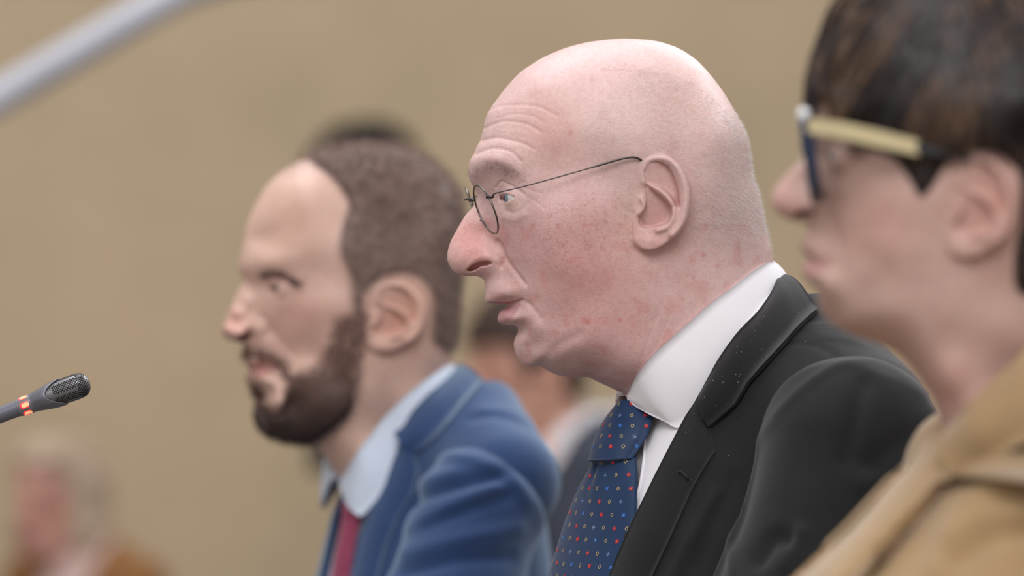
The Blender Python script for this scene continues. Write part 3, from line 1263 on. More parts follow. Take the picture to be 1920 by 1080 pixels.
def man_jacket_relief(px, py):
    r = np.zeros_like(px)
    r -= 1.2 * stroke(px, py, [(1467, 642), (1503, 644), (1544, 654), (1585, 680)], 4)
    r += 2.2 * stroke(px, py, [(1345, 925), (1310, 985), (1272, 1060), (1245, 1120)], 12)
    r -= 1.5 * stroke(px, py, [(1375, 900), (1340, 975), (1310, 1060)], 14)
    for k in range(4):
        r += 0.8 * stroke(px, py, [(1500 + 12 * k, 612 + 7 * k), (1560 + 8 * k, 610 + 9 * k), (1620, 625 + 8 * k)], 4)
    return r


def man_sleeve_relief(px, py):
    r = -3.0 * stroke(px, py, [(1620, 720), (1600, 800), (1585, 860)], 18)
    r -= 5.0 * stroke(px, py, [(1640, 870), (1690, 830), (1745, 810)], 20)
    r += 3.0 * stroke(px, py, [(1620, 905), (1680, 870), (1740, 850)], 20)
    r -= 6.0 * stroke(px, py, [(1420, 1050), (1450, 1010), (1475, 1010)], 18)
    r += 3.0 * stroke(px, py, [(1470, 1060), (1500, 1000)], 16)
    r += 1.8 * stroke(px, py, [(1372, 1075), (1370, 971), (1384, 900), (1417, 837), (1459, 775), (1501, 733), (1545, 700), (1583, 682),
                               (1631, 677), (1670, 688), (1708, 714), (1737, 738)], 9)
    return r


jk = jacket_mesh(mt, 'jacket', MAT_BLACK, bald, vhalf=[90, 84, 74, 62, 48, 26, 0, 0], vz=[60, 0, -34, -75, -131, -200, -260, -500],
                 h=3.6, relief=man_jacket_relief)
sleeve_mesh(mt, 1, MAT_BLACK, jk, relief=man_sleeve_relief)
sleeve_mesh(mt, -1, MAT_BLACK, jk)

LAP_I = [(1312, 736), (1300, 757), (1284, 781), (1250, 846), (1226, 893), (1180, 987), (1140, 1080), (1100, 1170)]
LAP_O = [(1319, 772), (1327, 802), (1340, 846), (1318, 880), (1297, 917), (1258, 1003), (1218, 1088), (1165, 1190)]
patch(mt, LAP_I, LAP_O, 60, 12, 6.5, 3.0, 'lapel', MAT_BLACK, jk, roll=2.5)


def collar_loft(head, T, inner, outer, mat, parent, off=9.0, bul=7.0, n=40, nv=9, th=3.0, name="collar", sides=(1, -1)):
    """jacket collar: inner edge hugs the neck (head frame), outer edge rests on the shoulder; mirrored"""
    I = np.array(inner, float)
    Li = T.w2l(head.l2w(head.i3(I[:, 0], I[:, 1], I[:, 2])))
    Lo = T.ray(np.array(outer, float), off)
    Li, Lo = spline(Li, n), resample(Lo, n)
    s = np.linspace(0, 1, nv)[None, :, None]
    G = Li[:, None] * (1 - s) + Lo[:, None] * s
    N = vnormals(G.reshape(-1, 3), grid_faces(n, nv))
    sgn = 1 if (N @ np.array([T.s, T.c, 0.6])).mean() > 0 else -1
    N = N * sgn
    G = (G.reshape(-1, 3) + N * (bul * np.sin(np.pi * np.tile(np.linspace(0, 1, nv), n)))[:, None]).reshape(n, nv, 3)
    for m in sides:
        P = G if m > 0 else mirror(G)
        Nn = N if m > 0 else mirror(N)
        V, F = slab(P, th, Nn)
        if (sgn < 0) != (m < 0):
            F = F[:, ::-1]
        mesh_from(name, T.l2w(V), F, mat, parent)


collar_loft(man, mt, [(1461, 512, 0), (1459, 516, 18), (1456, 525, 40), (1444, 550, 60), (1420, 584, 76), (1384, 621, 84), (1349, 669, 85), (1325, 712, 83), (1311, 738, 79)],
            [(1534, 578), (1530, 580), (1522, 586), (1496, 610), (1463, 647), (1427, 686), (1400, 716), (1376, 758), (1327, 800)], MAT_BLACK, jk)
# buttonhole on the lapel
bh = mt.ray(np.array([(1271, 886), (1276, 884), (1286, 893), (1290, 898)], float), 10.2)
V, F = tube(mt.l2w(bh), 0.0009, 6)
mesh_from('buttonhole', V, F, MAT_BLACK, jk)


# shirt: body seen in the V, collar leaves, placket
def shirt_body(T, mat, parent, off=-1.5, zlow=-330, name='shirt', h=4.0):
    def fn(f, l, z):
        b = T.body(f, l, z)
        s = b - off
        return np.maximum(np.maximum(s, zlow - z), np.maximum(-40 - f, np.abs(l) - 105))
    V, Q = polygonise(fn, (-60, -115, zlow - 8), (T.front.max() + 20, 115, T.ztop + 50), h)
    V = smooth_verts(V, Q, 2, 0.4)
    return mesh_from(name, T.l2w(V), Q, mat, parent)


sh = shirt_body(mt, MAT_SHIRT, bald)


def shirt_collar(head, upper, lower, mat, parent, th=2.2, add=3.0, bul=3.0, n=60):
    U = np.asarray(upper, float)
    lu = np.where(U[:, 2] < 1, 0, np.minimum(neck_l(head, U[:, 0], U[:, 1], 50), U[:, 2]) + add)
    Lw = np.asarray(lower, float)
    PU = spline(head.i3(U[:, 0], U[:, 1], lu), n)
    PL = spline(head.i3(Lw[:, 0], Lw[:, 1], Lw[:, 2]), n)
    nv = 9
    s = np.linspace(0, 1, nv)[None, :, None]
    G = PU[:, None] * (1 - s) + PL[:, None] * s
    N = vnormals(G.reshape(-1, 3), grid_faces(n, nv))
    sg = 1 if N[:, 1].mean() > 0 else -1
    N = N * sg
    G = (G.reshape(-1, 3) + N * (bul * np.sin(np.pi * np.tile(np.linspace(0, 1, nv), n)))[:, None]).reshape(n, nv, 3)
    for m in (1, -1):
        P = G if m > 0 else mirror(G)
        Nn = N if m > 0 else mirror(N)
        V, F = slab(P, th, Nn)
        if (sg < 0) != (m < 0):
            F = F[:, ::-1]
        mesh_from('collar', head.l2w(V), F, mat, parent)


shirt_collar(man,
             [(1177, 741, 60), (1188, 713, 60), (1205, 689, 66), (1232, 658, 70), (1267, 627, 70), (1301, 597, 70), (1336, 566, 70),
              (1370, 541, 66), (1404, 514, 58), (1434, 494, 34), (1447, 488, 8), (1449, 487, 0)],
             [(1176, 753, 27), (1213, 775, 47), (1245, 790, 58), (1273, 802, 66), (1312, 772, 72), (1352, 732, 76), (1398, 690, 77),
              (1438, 650, 72), (1464, 610, 58), (1478, 568, 34), (1484, 548, 8), (1486, 545, 0)], MAT_SHIRT, sh)

# collar stand under the leaves and the placket edge
patch(mt, [(1150, 800), (1150, 850), (1130, 920), (1100, 1010), (1070, 1100)], [(1209, 818), (1206, 850), (1200, 895), (1188, 955), (1160, 1050)],
      30, 6, 0.5, 2.0, 'placket', MAT_SHIRT, sh, roll=0.4, both=False)


# tie: knot and blade from paired edge points of the photo
def tie_rows(T, left, right, n):
    L, R = spline(left, n), spline(right, n)
    out = []
    for (xl, yl), (xr, yr) in zip(L, R):
        f = 0.0
        for _ in range(6):
            Yc = T.Y0 - T.s * f
            XL, XR = (xl - 960) / FPX * Yc - T.X0, (xr - 960) / FPX * Yc - T.X0
            f = -(XL + XR) / 2 / T.c
            w = (XR - XL) / 2 / T.s
        zl = CAMZ * 1000 + (540 - yl) / FPX * Yc - T.Z0
        zr = CAMZ * 1000 + (540 - yr) / FPX * Yc - T.Z0
        out.append((f, w, zl, zr))
    return np.array(out)


def tie_surface(rows, bulge, nv=17):
    u = np.linspace(-1, 1, nv)
    P = np.empty((len(rows), nv, 3))
    for i, (f, w, zl, zr) in enumerate(rows):
        b = bulge[i] if not np.isscalar(bulge) else bulge
        P[i, :, 0] = f + b * (np.sqrt(np.maximum(1 - 0.93 * u * u, 0)) - 0.62)
        P[i, :, 1] = u * w
        P[i, :, 2] = zl + (zr - zl) * (u + 1) / 2
    return P


def slab_obj(T, P, th, name, mat, parent, N=None):
    F0 = grid_faces(P.shape[0], P.shape[1])
    N = vnormals(P.reshape(-1, 3), F0)
    flip = N[:, 0].mean() < 0
    if flip:
        N = -N
    V, F = slab(P, th, N)
    if flip:
        F = F[:, ::-1]
    return mesh_from(name, T.l2w(V), F, mat, parent)


tf = Torso(1130, 900, 2.962, 38)
BL = [(1107, 862), (1092, 892), (1076, 921), (1051, 983), (1030, 1050), (1010, 1120), (985, 1210)]
BR = [(1180, 852), (1183, 885), (1183, 921), (1180, 983), (1170, 1050), (1158, 1120), (1142, 1210)]
rows = tie_rows(tf, BL, BR, 90)
blade_b = np.interp(np.arange(90), [0, 12, 40, 89], [16, 13, 13, 14])
BP = tie_surface(rows, blade_b, 41)
uu = np.linspace(-1, 1, 41)[None, :]
tt = np.linspace(0, 1, 90)[:, None]
BP[:, :, 0] -= 3.4 * np.exp(-((uu + 0.35 - 0.1 * tt) / 0.10) ** 2) * np.exp(-(tt / 0.12) ** 2)
BP[:, :, 0] += 1.5 * np.exp(-((uu + 0.12) / 0.16) ** 2) * np.exp(-(tt / 0.2) ** 2)
tie = slab_obj(tf, BP, 4.0, 'tie', MAT_TIE, bald)
KL = [(1171, 750), (1160, 758), (1149, 770), (1136, 786), (1123, 811), (1114, 836), (1106, 866)]
KR = [(1190, 750), (1206, 762), (1215, 776), (1213, 790), (1207, 811), (1194, 834), (1180, 858)]
krows = tie_rows(tf, KL, KR, 40)
KP = tie_surface(krows, np.interp(np.arange(40), [0, 8, 30, 39], [16, 24, 24, 20]), 25)
KP[:, :, 0] += np.interp(np.arange(40), [0, 20, 39], [2, 5, 5])[:, None]
knot = slab_obj(tf, KP, 9.0, 'knot', MAT_TIE, tie)

MAT_MOTIF = attr_material('tie_thread', rough=0.5, spec=0.3)


def motifs(T, P, pitch_u, pitch_v, name, parent, seed=0, skip=0.0):
    """small woven figures sitting on a surface grid P: gold diamonds, red and blue flowers, thin crosses"""
    nu, nv, _ = P.shape
    F0 = grid_faces(nu, nv)
    N = vnormals(P.reshape(-1, 3), F0)
    if N[:, 0].mean() < 0:
        N = -N
    N = N.reshape(P.shape)
    seg = np.linalg.norm(np.diff(P[:, nv // 2], axis=0), axis=1)
    sv = np.r_[0, np.cumsum(seg)]
    V, F, C = [], [], []
    gold, red, blue, pale = srgb(196, 170, 112), srgb(200, 44, 50), srgb(44, 104, 184), srgb(110, 140, 196)

    def quad(pts, col):
        o = len(V)
        V.extend(pts)
        F.append(tuple(range(o, o + len(pts))))
        C.extend([col] * len(pts))

    row = 0
    v = pitch_v * 0.4
    while v < sv[-1] - 3:
        i = np.searchsorted(sv, v) - 1
        i = min(max(i, 0), nu - 2)
        fi = (v - sv[i]) / max(seg[i], 1e-6)
        line = P[i] * (1 - fi) + P[i + 1] * fi
        nl = N[i] * (1 - fi) + N[i + 1] * fi
        su = np.r_[0, np.cumsum(np.linalg.norm(np.diff(line, axis=0), axis=1))]
        su -= np.interp(nv // 2, np.arange(nv), su)
        tv = P[i + 1, nv // 2] - P[i, nv // 2]
        tv /= np.linalg.norm(tv)
        k0 = int(math.ceil((su[0] + 3) / pitch_u - 0.5 * (row % 2)))
        k1 = int(math.floor((su[-1] - 3) / pitch_u - 0.5 * (row % 2)))
        for k in range(k0, k1 + 1):
            s = (k + 0.5 * (row % 2)) * pitch_u
            c = A(*[np.interp(s, su, line[:, j]) for j in range(3)])
            n = A(*[np.interp(s, su, nl[:, j]) for j in range(3)])
            n /= np.linalg.norm(n)
            a = np.cross(tv, n)
            a /= np.linalg.norm(a)
            b = np.cross(n, a)
            c = c + n * 0.25

            def pt(x, y):
                return c + a * (x * 0.74) + b * (y * 0.74)
            if (k + row) % 2 == 0:
                o_, i_ = 2.1, 1.45
                ring_o = [(1.0 * o_, 0), (0, 1.15 * o_), (-1.0 * o_, 0), (0, -1.15 * o_)]
                ring_i = [(1.0 * i_, 0), (0, 1.15 * i_), (-1.0 * i_, 0), (0, -1.15 * i_)]
                for q in range(4):
                    q2 = (q + 1) % 4
                    quad([pt(*ring_o[q]), pt(*ring_o[q2]), pt(*ring_i[q2]), pt(*ring_i[q])], gold)
            else:
                kind = ((k + row) // 2 + row) % 2
                col = red if kind == 0 else blue
                if row % 2 == 0:
                    for q in range(4):
                        an = math.pi / 4 + q * math.pi / 2
                        x0, y0 = 1.45 * math.cos(an), 1.45 * math.sin(an)
                        quad([pt(x0 + 1.05 * math.cos(t), y0 + 1.05 * math.sin(t)) for t in np.linspace(0, 2 * math.pi, 7)[:-1]], col)
                    quad([pt(0.5 * math.cos(t), 0.5 * math.sin(t)) + n * 0.1 for t in np.linspace(0, 2 * math.pi, 7)[:-1]], gold)
                else:
                    cc = red if kind == 0 else pale
                    w_ = 0.7 if kind == 0 else 0.42
                    for q in range(4):
                        an = q * math.pi / 2
                        dx, dy = math.cos(an), math.sin(an)
                        quad([pt(0.6 * dx - w_ * dy, 0.6 * dy + w_ * dx), pt(0.6 * dx + w_ * dy, 0.6 * dy - w_ * dx),
                              pt(2.4 * dx + w_ * dy, 2.4 * dy - w_ * dx), pt(2.4 * dx - w_ * dy, 2.4 * dy + w_ * dx)], cc)
                    quad([pt(0.4 * math.cos(t), 0.4 * math.sin(t)) + n * 0.1 for t in np.linspace(0, 2 * math.pi, 7)[:-1]], gold)
        row += 1
        v += pitch_v
    o = mesh_from(name, T.l2w(np.array(V)), F, MAT_MOTIF, parent, colors=np.array(C), smooth=False)
    o['kind'] = 'stuff'
    return o


motifs(tf, BP, 10.6, 9.8, 'woven_motifs', tie)
motifs(tf, KP, 10.0, 9.0, 'woven_motifs', knot)

# lint on the collar and lapel
lint_px = np.array([(1436 + rng.normal() * 0, 0) for _ in range(0)])
LV, LF = [], []
pts = []
for _ in range(48):
    t = rng.random()
    x = 1490 - 190 * t + rng.normal() * 28
    y = 560 + 240 * t + rng.normal() * 30
    pts.append((x, y))
pts += [(1262, 886), (1258, 884), (1296, 899), (1283, 890), (1467, 645), (1530, 650), (1535, 651), (1510, 640), (1240, 990), (1272, 968), (1366, 854)]
deps = bpy.context.evaluated_depsgraph_get()
deps.update()
for (x, y) in pts:
    d = Vector(((x - 960) / FPX, 1, (540 - y) / FPX)).normalized()
    hit, loc, nrm, _, ob, _ = scene.ray_cast(deps, Vector((0, 0, CAMZ)), d)
    if hit and ob.parent is not None and (ob.name.startswith(('collar', 'lapel', 'jacket'))) and ob.data.materials[0] == MAT_BLACK:
        r = 0.00021 * (0.5 + rng.random())
        c = np.array(loc) - np.array(d) * r * 0.5
        o = len(LV)
        for q in ((1, 0, 0), (-1, 0, 0), (0, 1, 0), (0, -1, 0), (0, 0, 1), (0, 0, -1)):
            LV.append(c + np.array(q) * r)
        LF += [(o, o + 2, o + 4), (o + 2, o + 1, o + 4), (o + 1, o + 3, o + 4), (o + 3, o, o + 4),
               (o + 2, o, o + 5), (o + 1, o + 2, o + 5), (o + 3, o + 1, o + 5), (o, o + 3, o + 5)]
if LV:
    ln = mesh_from('lint', np.array(LV), LF, plain_material('lint_white', srgb(225, 222, 220), rough=0.9), jk)
    ln['kind'] = 'stuff'


# ================================================================= warp of the landmark set on to other faces
LM = [('nose', 839, 480), ('nasion', 894, 367), ('brow', 880, 315), ('front', 953, 160), ('crown', 1180, 73), ('occ', 1408, 332),
      ('nape', 1447, 486), ('eart', 1245, 291), ('earb', 1214, 471), ('earf', 1187, 395), ('earbk', 1295, 365), ('subn', 905, 523),
      ('ala', 940, 485), ('corner', 977, 563), ('ulip', 909, 561), ('llip', 934, 596), ('lab', 974, 619), ('chin', 964, 651),
      ('ment', 1000, 688), ('throat', 1095, 707), ('nb', 1178, 745), ('eye', 950, 371), ('canth', 967, 372)]


def warp_to(target):
    src = [(x, y) for n, x, y in LM if n in target]
    dst = [target[n] for n, x, y in LM if n in target]
    return tps_warp(src, dst)


def warp_pts(w, pts):
    P = np.asarray(pts, float)
    out = P.copy()
    out[:, :2] = w(P[:, :2])
    return out


# ================================================================= the bearded man
YNG_OUT = [(450, 497), (457, 455), (465, 420), (482, 384), (504, 348), (530, 322), (560, 304), (600, 291), (650, 283), (700, 281),
           (745, 287), (785, 303), (815, 328), (838, 360), (852, 398), (860, 440), (860, 490), (856, 540), (850, 590), (846, 640),
           (846, 690), (856, 760), (856, 840), (820, 920), (740, 960), (668, 950), (650, 915), (640, 893), (622, 866), (600, 838),
           (572, 826), (545, 818), (518, 812), (500, 800), (490, 785), (487, 770), (489, 755), (486, 742), (481, 730), (477, 722),
           (472, 713), (470, 704), (474, 695), (467, 690), (462, 680), (461, 668), (461, 655), (457, 645), (444, 640), (430, 633),
           (422, 624), (420, 614), (424, 600), (431, 583), (438, 565), (447, 546), (455, 531), (456, 524), (452, 512)]
yng = Head(655, 560, 3.6, 19)
YT = dict(nose=(421, 618), nasion=(456, 527), brow=(450, 500), front=(504, 348), crown=(690, 281), occ=(860, 450), nape=(847, 655),
          eart=(755, 529), earb=(722, 660), earf=(687, 590), earbk=(799, 575), subn=(459, 648), ala=(497, 620), corner=(532, 686),
          ulip=(462, 680), llip=(471, 705), lab=(477, 722), chin=(488, 768), ment=(520, 812), throat=(600, 838), nb=(640, 893),
          eye=(519, 541), canth=(538, 543))
wy = warp_to(YT)
YI = warp_pts(wy, MAN_INT)
YI[:, 2] *= 0.965
YI[YI[:, 1] > 770, 2] *= 0.86
YI[(YI[:, 1] > 700) & (YI[:, 1] <= 770), 2] *= 0.97
yng.build_field(YNG_OUT, YI, step=1.2)
yng.ears = (ear_map((685, 529), (799, 661)), 70, 1190, 0.34)
ef, ez = yng.i2l(514, 541, 31.0)
yng.eye = (float(ef) - 12.3, 31.0, float(ez), 12.0, -42, 52, 10, 9, 2)
YNOS = np.array([(440, 634), (448, 628), (460, 625), (472, 627), (466, 633), (452, 638)], float)
yng.cuts.append(nostril_cut(yng, YNOS, 3.0))


def yng_hair_t(px, py):
    """hair thickness (mm) over the head; negative where bare"""
    hl = pdist(px, py, catmull([(548, 262), (566, 290), (592, 312), (626, 340), (652, 382), (640, 420), (632, 470), (650, 520),
                                (655, 570), (665, 600), (690, 600), (688, 560), (720, 528), (770, 522), (802, 550), (806, 600),
                                (806, 640), (830, 662), (850, 664), (900, 600), (900, 400), (830, 250), (700, 200), (590, 205)], 4, True), True)
    side = sstep(330, 520, py)
    t = sstep(12, -24, hl) * (4.6 * (1 - side) + 1.4 * side + 3.0) - 3.0
    front = sstep(640, 520, px) * sstep(350, 300, py)
    return t * (1 - 0.75 * front)


def yng_beard_t(px, py):
    b = pdist(px, py, catmull([(655, 590), (690, 600), (680, 660), (672, 720), (660, 770), (620, 810), (575, 832), (500, 830), (470, 790),
                               (470, 755), (500, 762), (512, 775), (530, 765), (537, 730), (545, 700), (585, 690), (615, 650), (632, 600)], 4, True), True)
    t = sstep(14, -14, b)
    mo = stroke(px, py, [(458, 660), (480, 663), (505, 668), (530, 684), (538, 705)], 12)
    so = stroke(px, py, [(478, 725), (490, 742)], 9)
    m = np.maximum(np.maximum(t, mo * 0.9), so * 0.9)
    dark = sstep(690, 800, py)
    full = sstep(14, -18, b)
    thick = full ** 1.5 * sstep(640, 740, py) * (3.0 + 5.0 * sstep(720, 815, py)) + mo * 2.6 + so * 3.0
    return m, thick - 3.0 + 2.4 * np.maximum(full * sstep(660, 740, py), np.maximum(mo, so)) ** 2


yng_hair_t = cached2d(yng_hair_t, 380, 200, 900, 900)
yng_beard_m = cached2d(lambda x, y: yng_beard_t(x, y)[0], 380, 200, 900, 960)
yng_beard_h = cached2d(lambda x, y: yng_beard_t(x, y)[1], 380, 200, 900, 960)


def skin_person(name, head, h, base, tints, mat, parent, relief=None):
    V, Q = head.mesh(h)
    V = smooth_verts(V, Q, 1, 0.35)
    px, py = head.img(V)
    if relief is not None:
        V = V + vnormals(V, Q) * relief(px, py)[:, None]
    C = np.tile(srgb(*base), (len(V), 1))
    for mask, rgb, amt in tints(px, py):
        m = np.clip(mask * amt, 0, 1)[:, None]
        C = C * (1 - m) + srgb(*rgb) * m
    return mesh_from(name, head.l2w(V), Q, mat, parent, colors=C), V, Q


def warp_relief(wi, scale=1.0, wrinkles=False):
    """soft folds carried over from the landmark set; wi maps a photo point back to landmark space"""
    def fn(px, py):
        q = wi(np.stack([px, py], 1))
        x, y = q[:, 0], q[:, 1]
        r = np.zeros_like(x)
        for pts, dep, w in [([(931, 455), (942, 474), (953, 492), (968, 512), (985, 533)], 1.0, 6),
                            ([(916, 571), (945, 573), (960, 569.5), (977, 563)], 1.6, 3.2),
                            ([(930, 352), (940, 342), (955, 347), (972, 358)], 0.9, 3.2),
                            ([(933, 452), (943, 466), (946, 484), (940, 500)], 1.4, 5)]:
            r -= dep * stroke(x, y, pts, w)
        r += 1.0 * stroke(x, y, [(872, 508), (888, 487), (912, 482), (930, 488)], 6)
        r += 1.0 * stroke(x, y, [(930, 582), (948, 590), (968, 580)], 7)
        return r * scale
    return fn


def sample_surface(V, Q, w, n):
    """random surface points weighted by vertex weight w; returns points, normals"""
    N = vnormals(V, Q)
    a = np.linalg.norm(np.cross(V[Q[:, 2]] - V[Q[:, 0]], V[Q[:, 3]] - V[Q[:, 1]]), axis=1)
    p = a * w[Q].mean(1)
    p /= p.sum()
    k = rng.choice(len(Q), n, p=p)
    u, v = rng.random(n)[:, None], rng.random(n)[:, None]
    q = Q[k]

    def bil(X):
        return (X[q[:, 0]] * (1 - u) + X[q[:, 1]] * u) * (1 - v) + (X[q[:, 3]] * (1 - u) + X[q[:, 2]] * u) * v
    nn = bil(N)
    return bil(V), nn / np.linalg.norm(nn, axis=1, keepdims=True)


def shell_mesh(head, tfn, h, name, mat, parent, color, rough_amp=0.8, rough_sc=5.0, stretch=None):
    """hair or beard mass: the head surface pushed out by tfn mm (below the skin where negative)"""
    def fn(f, l, z):
        l = np.abs(l)
        px, py = head.l2i(f, l, z)
        t = tfn(px, py)
        nz = vnoise(f / rough_sc + 50, l / rough_sc + 50, z / rough_sc + 50) - 0.5
        return head.base(f, l, z) - t - rough_amp * nz * (t > 0)
    V, Q = head.mesh(h, fn)
    V = smooth_verts(V, Q, 1, 0.4)
    px, py = head.img(V)
    t = tfn(px, py)
    keepv = t > t.min() + 0.5
    Qk = Q[keepv[Q].all(1)]
    used = np.unique(Qk)
    mp = np.full(len(V), -1)
    mp[used] = np.arange(len(used))
    V, Qk = V[used], mp[Qk]
    C = color(V, *head.img(V))
    return mesh_from(name, head.l2w(V), Qk, mat, parent, colors=C), V, Qk


def strands_obj(head, name, roots, dirs, bend, length, width, seg, mat, parent, cols, **kw):
    V, F = strands(roots, dirs, bend, length, width, seg, **kw)
    C = np.repeat(cols, (seg + 1) * 3, axis=0)
    return mesh_from(name, head.l2w(V), F, mat, parent, colors=C)


MAT_SKIN_YNG = skin_material('skin_light', rough=0.42)
MAT_HAIR = attr_material('brown_hair', rough=0.55, spec=0.22)
beard = thing('person', 'bearded man with short brown hair in blue suit and red tie, out of focus', 'person', (yng.X0 / 1000, yng.Y0 / 1000, 0))


def yng_tints(px, py):
    return [(blob(px, py, 560, 600, 70, 60), (206, 156, 142), 0.5), (blob(px, py, 440, 610, 25, 30), (212, 152, 142), 0.6),
            (blob(px, py, 745, 595, 60, 70), (212, 158, 142), 0.5), (blob(px, py, 560, 420, 70, 60), (212, 168, 148), 0.5),
            (sstep(4, -4, pdist(px, py, catmull([(464, 680), (490, 678), (530, 687), (500, 705), (474, 710), (470, 700)], 4, True), True)), (188, 136, 130), 0.8),
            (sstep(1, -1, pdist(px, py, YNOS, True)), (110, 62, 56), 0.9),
            (stroke(px, py, [(505, 522), (530, 528), (560, 545)], 9), (170, 128, 122), 0.5),
            (yng_beard_m(px, py), (126, 98, 90), 0.7),
            (sstep(-2.9, 0.2, yng_hair_t(px, py)), (118, 96, 88), 0.75)]


wyi = tps_warp([YT[n] for n, x, y in LM if n in YT], [(x, y) for n, x, y in LM if n in YT])
yo, yV, yQ = skin_person('body', yng, 1.7, (212, 178, 162), yng_tints, MAT_SKIN_YNG, beard, warp_relief(wyi))
eyeball('eye', yng, 8, 0, srgb(70, 64, 62), MAT_EYE, beard, True)
eyeball('eye', yng, -8, 0, srgb(70, 64, 62), MAT_EYE, beard, False)


def yhair_col(V, px, py):
    n = vnoise(V[:, 0] / 4 + 20, V[:, 1] / 4 + 20, V[:, 2] / 4 + 20)[:, None]
    return srgb(116, 96, 88) * (0.75 + 0.5 * n)


hs, hV, hQ = shell_mesh(yng, yng_hair_t, 2.2, 'hair', MAT_HAIR, beard, yhair_col, 2.0, 7.0)
bs, bV, bQ = shell_mesh(yng, yng_beard_h, 2.0, 'beard', MAT_HAIR, beard,
                        lambda V, x, y: srgb(70, 56, 52) + (srgb(136, 106, 94) - srgb(70, 56, 52)) * (sstep(800, 660, y) * 0.8)[:, None], 1.0, 3.0)


def yng_strands():
    px, py = yng.img(hV)
    w = sstep(-2.0, 0.0, yng_hair_t(px, py))
    R, N = sample_surface(hV, hQ, w, 8500)
    px, py = yng.img(R)
    side = sstep(340, 500, py)[:, None]
    # comb: back and down; on top lifted forward-up
    d = N * (0.55 * (1 - side) + 0.25) + A(-0.75, 0, 0) * (0.5 + 0.5 * side) + A(0, 0, -0.6) * side + rng.normal(size=R.shape) * 0.22
    ln = (4 * (1 - side) + 6)[:, 0] * (0.7 + 0.6 * rng.random(len(R)))
    col = srgb(140, 118, 108) * (0.45 + 1.2 * rng.random((len(R), 1)))
    strands_obj(yng, 'hair_strands', R - N * 1.0, d, rng.normal(size=R.shape) * 0.15, ln, 0.55, 3, MAT_HAIR, hs, col)['kind'] = 'stuff'
    px, py = yng.img(yV)
    m = yng_beard_m(px, py)
    m = np.where(m > 0.05, m, 0)
    R, N = sample_surface(yV, yQ, m, 7500)
    d = N * 0.6 + A(0.1, 0, -0.8) + rng.normal(size=R.shape) * 0.3
    px, py = yng.img(R)
    col = (srgb(70, 54, 50) + (srgb(128, 98, 86) - srgb(70, 54, 50)) * sstep(800, 660, py)[:, None]) * (0.5 + 0.9 * rng.random((len(R), 1)))
    strands_obj(yng, 'beard_strands', R + N * 0.5 * np.maximum(yng_beard_h(*yng.img(R)), 0)[:, None], d, rng.normal(size=R.shape) * 0.2, 5.5 * (0.6 + 0.7 * rng.random(len(R))), 0.45, 2, MAT_HAIR, bs, col)['kind'] = 'stuff'
    # eyebrows
    px, py = yng.img(yV)
    w = stroke(px, py, [(486, 516), (505, 511), (530, 517), (556, 534)], 5.5) + 1e-6
    w = np.where(w > 0.35, w, 0)
    R, N = sample_surface(yV, yQ, w, 430)
    d = N * 0.35 + A(-0.8, 0, 0.1) + rng.normal(size=R.shape) * 0.25
    d[:, 1] += 0.6 * np.sign(R[:, 1])
    for k in (R[:, 1] > 0, R[:, 1] <= 0):
        strands_obj(yng, 'eyebrow', R[k], d[k], np.zeros_like(R[k]), 7.0, 0.4, 2, MAT_HAIR, beard, np.tile(srgb(104, 84, 78), (k.sum(), 1)))['kind'] = 'stuff'


yng_strands()

MAT_BLUE = cloth_material('blue_wool', srgb(40, 63, 106), sheen=0.5, var=0.06, sheen_tint=(0.66, 0.84, 1.0))
MAT_PALE = cloth_material('pale_blue_cotton', srgb(206, 216, 232), sheen=0.1, var=0.01, weave=3000, bump_s=0.04, wc=0.97)
MAT_RED = cloth_material('red_silk', srgb(150, 62, 92), rough=0.5, sheen=0.2)
# torso of the bearded man
yt = Torso(745, 800, 3.6, 20)
yt.setup(zs=[30, 0, -40, -83, -136, -200, -300, -460],
         front=[10, 22, 35, 46, 58, 76, 96, 106],
         back=[-85, -100, -118, -128, -135, -138, -135, -130],
         half=[60, 75, 96, 120, 135, 145, 150, 150],
         traps=[((-52, 40, 4), (-50, 150, -44), 44, 44)],
         arm=[((-14, 160, -78), (14, 180, -180), 54, 64), ((14, 180, -180), (80, 200, -290), 62, 56), ((80, 200, -290), (330, 130, -350), 54, 44)],
         ztop=12)


yt.arm_far = [((a[0] - 62, a[1] - 6, a[2]), (b[0] - 62 - k * 15, b[1] - 8, b[2]), ra, rb) for k, (a, b, ra, rb) in enumerate(yt.arm)]


def yng_sleeve_relief(px, py):
    r = np.zeros_like(px)
    for pts, dep, w in [([(690, 1010), (720, 970), (790, 930), (870, 905), (940, 890)], 7, 13),
                        ([(720, 1050), (770, 1000), (860, 960), (950, 930)], 5, 12),
                        ([(760, 1075), (860, 1050), (960, 1045)], 4, 12)]:
        r -= dep * stroke(px, py, pts, w)
    for pts, dep, w in [([(700, 960), (760, 915), (850, 890)], 3, 14), ([(740, 1020), (820, 965), (930, 915)], 4, 14),
                        ([(760, 1040), (870, 1010), (970, 990)], 4, 16),
                        ([(700, 940), (730, 900), (780, 865), (850, 855), (920, 875), (965, 905), (990, 940)], 2.5, 9)]:
        r += dep * stroke(px, py, pts, w)
    return r


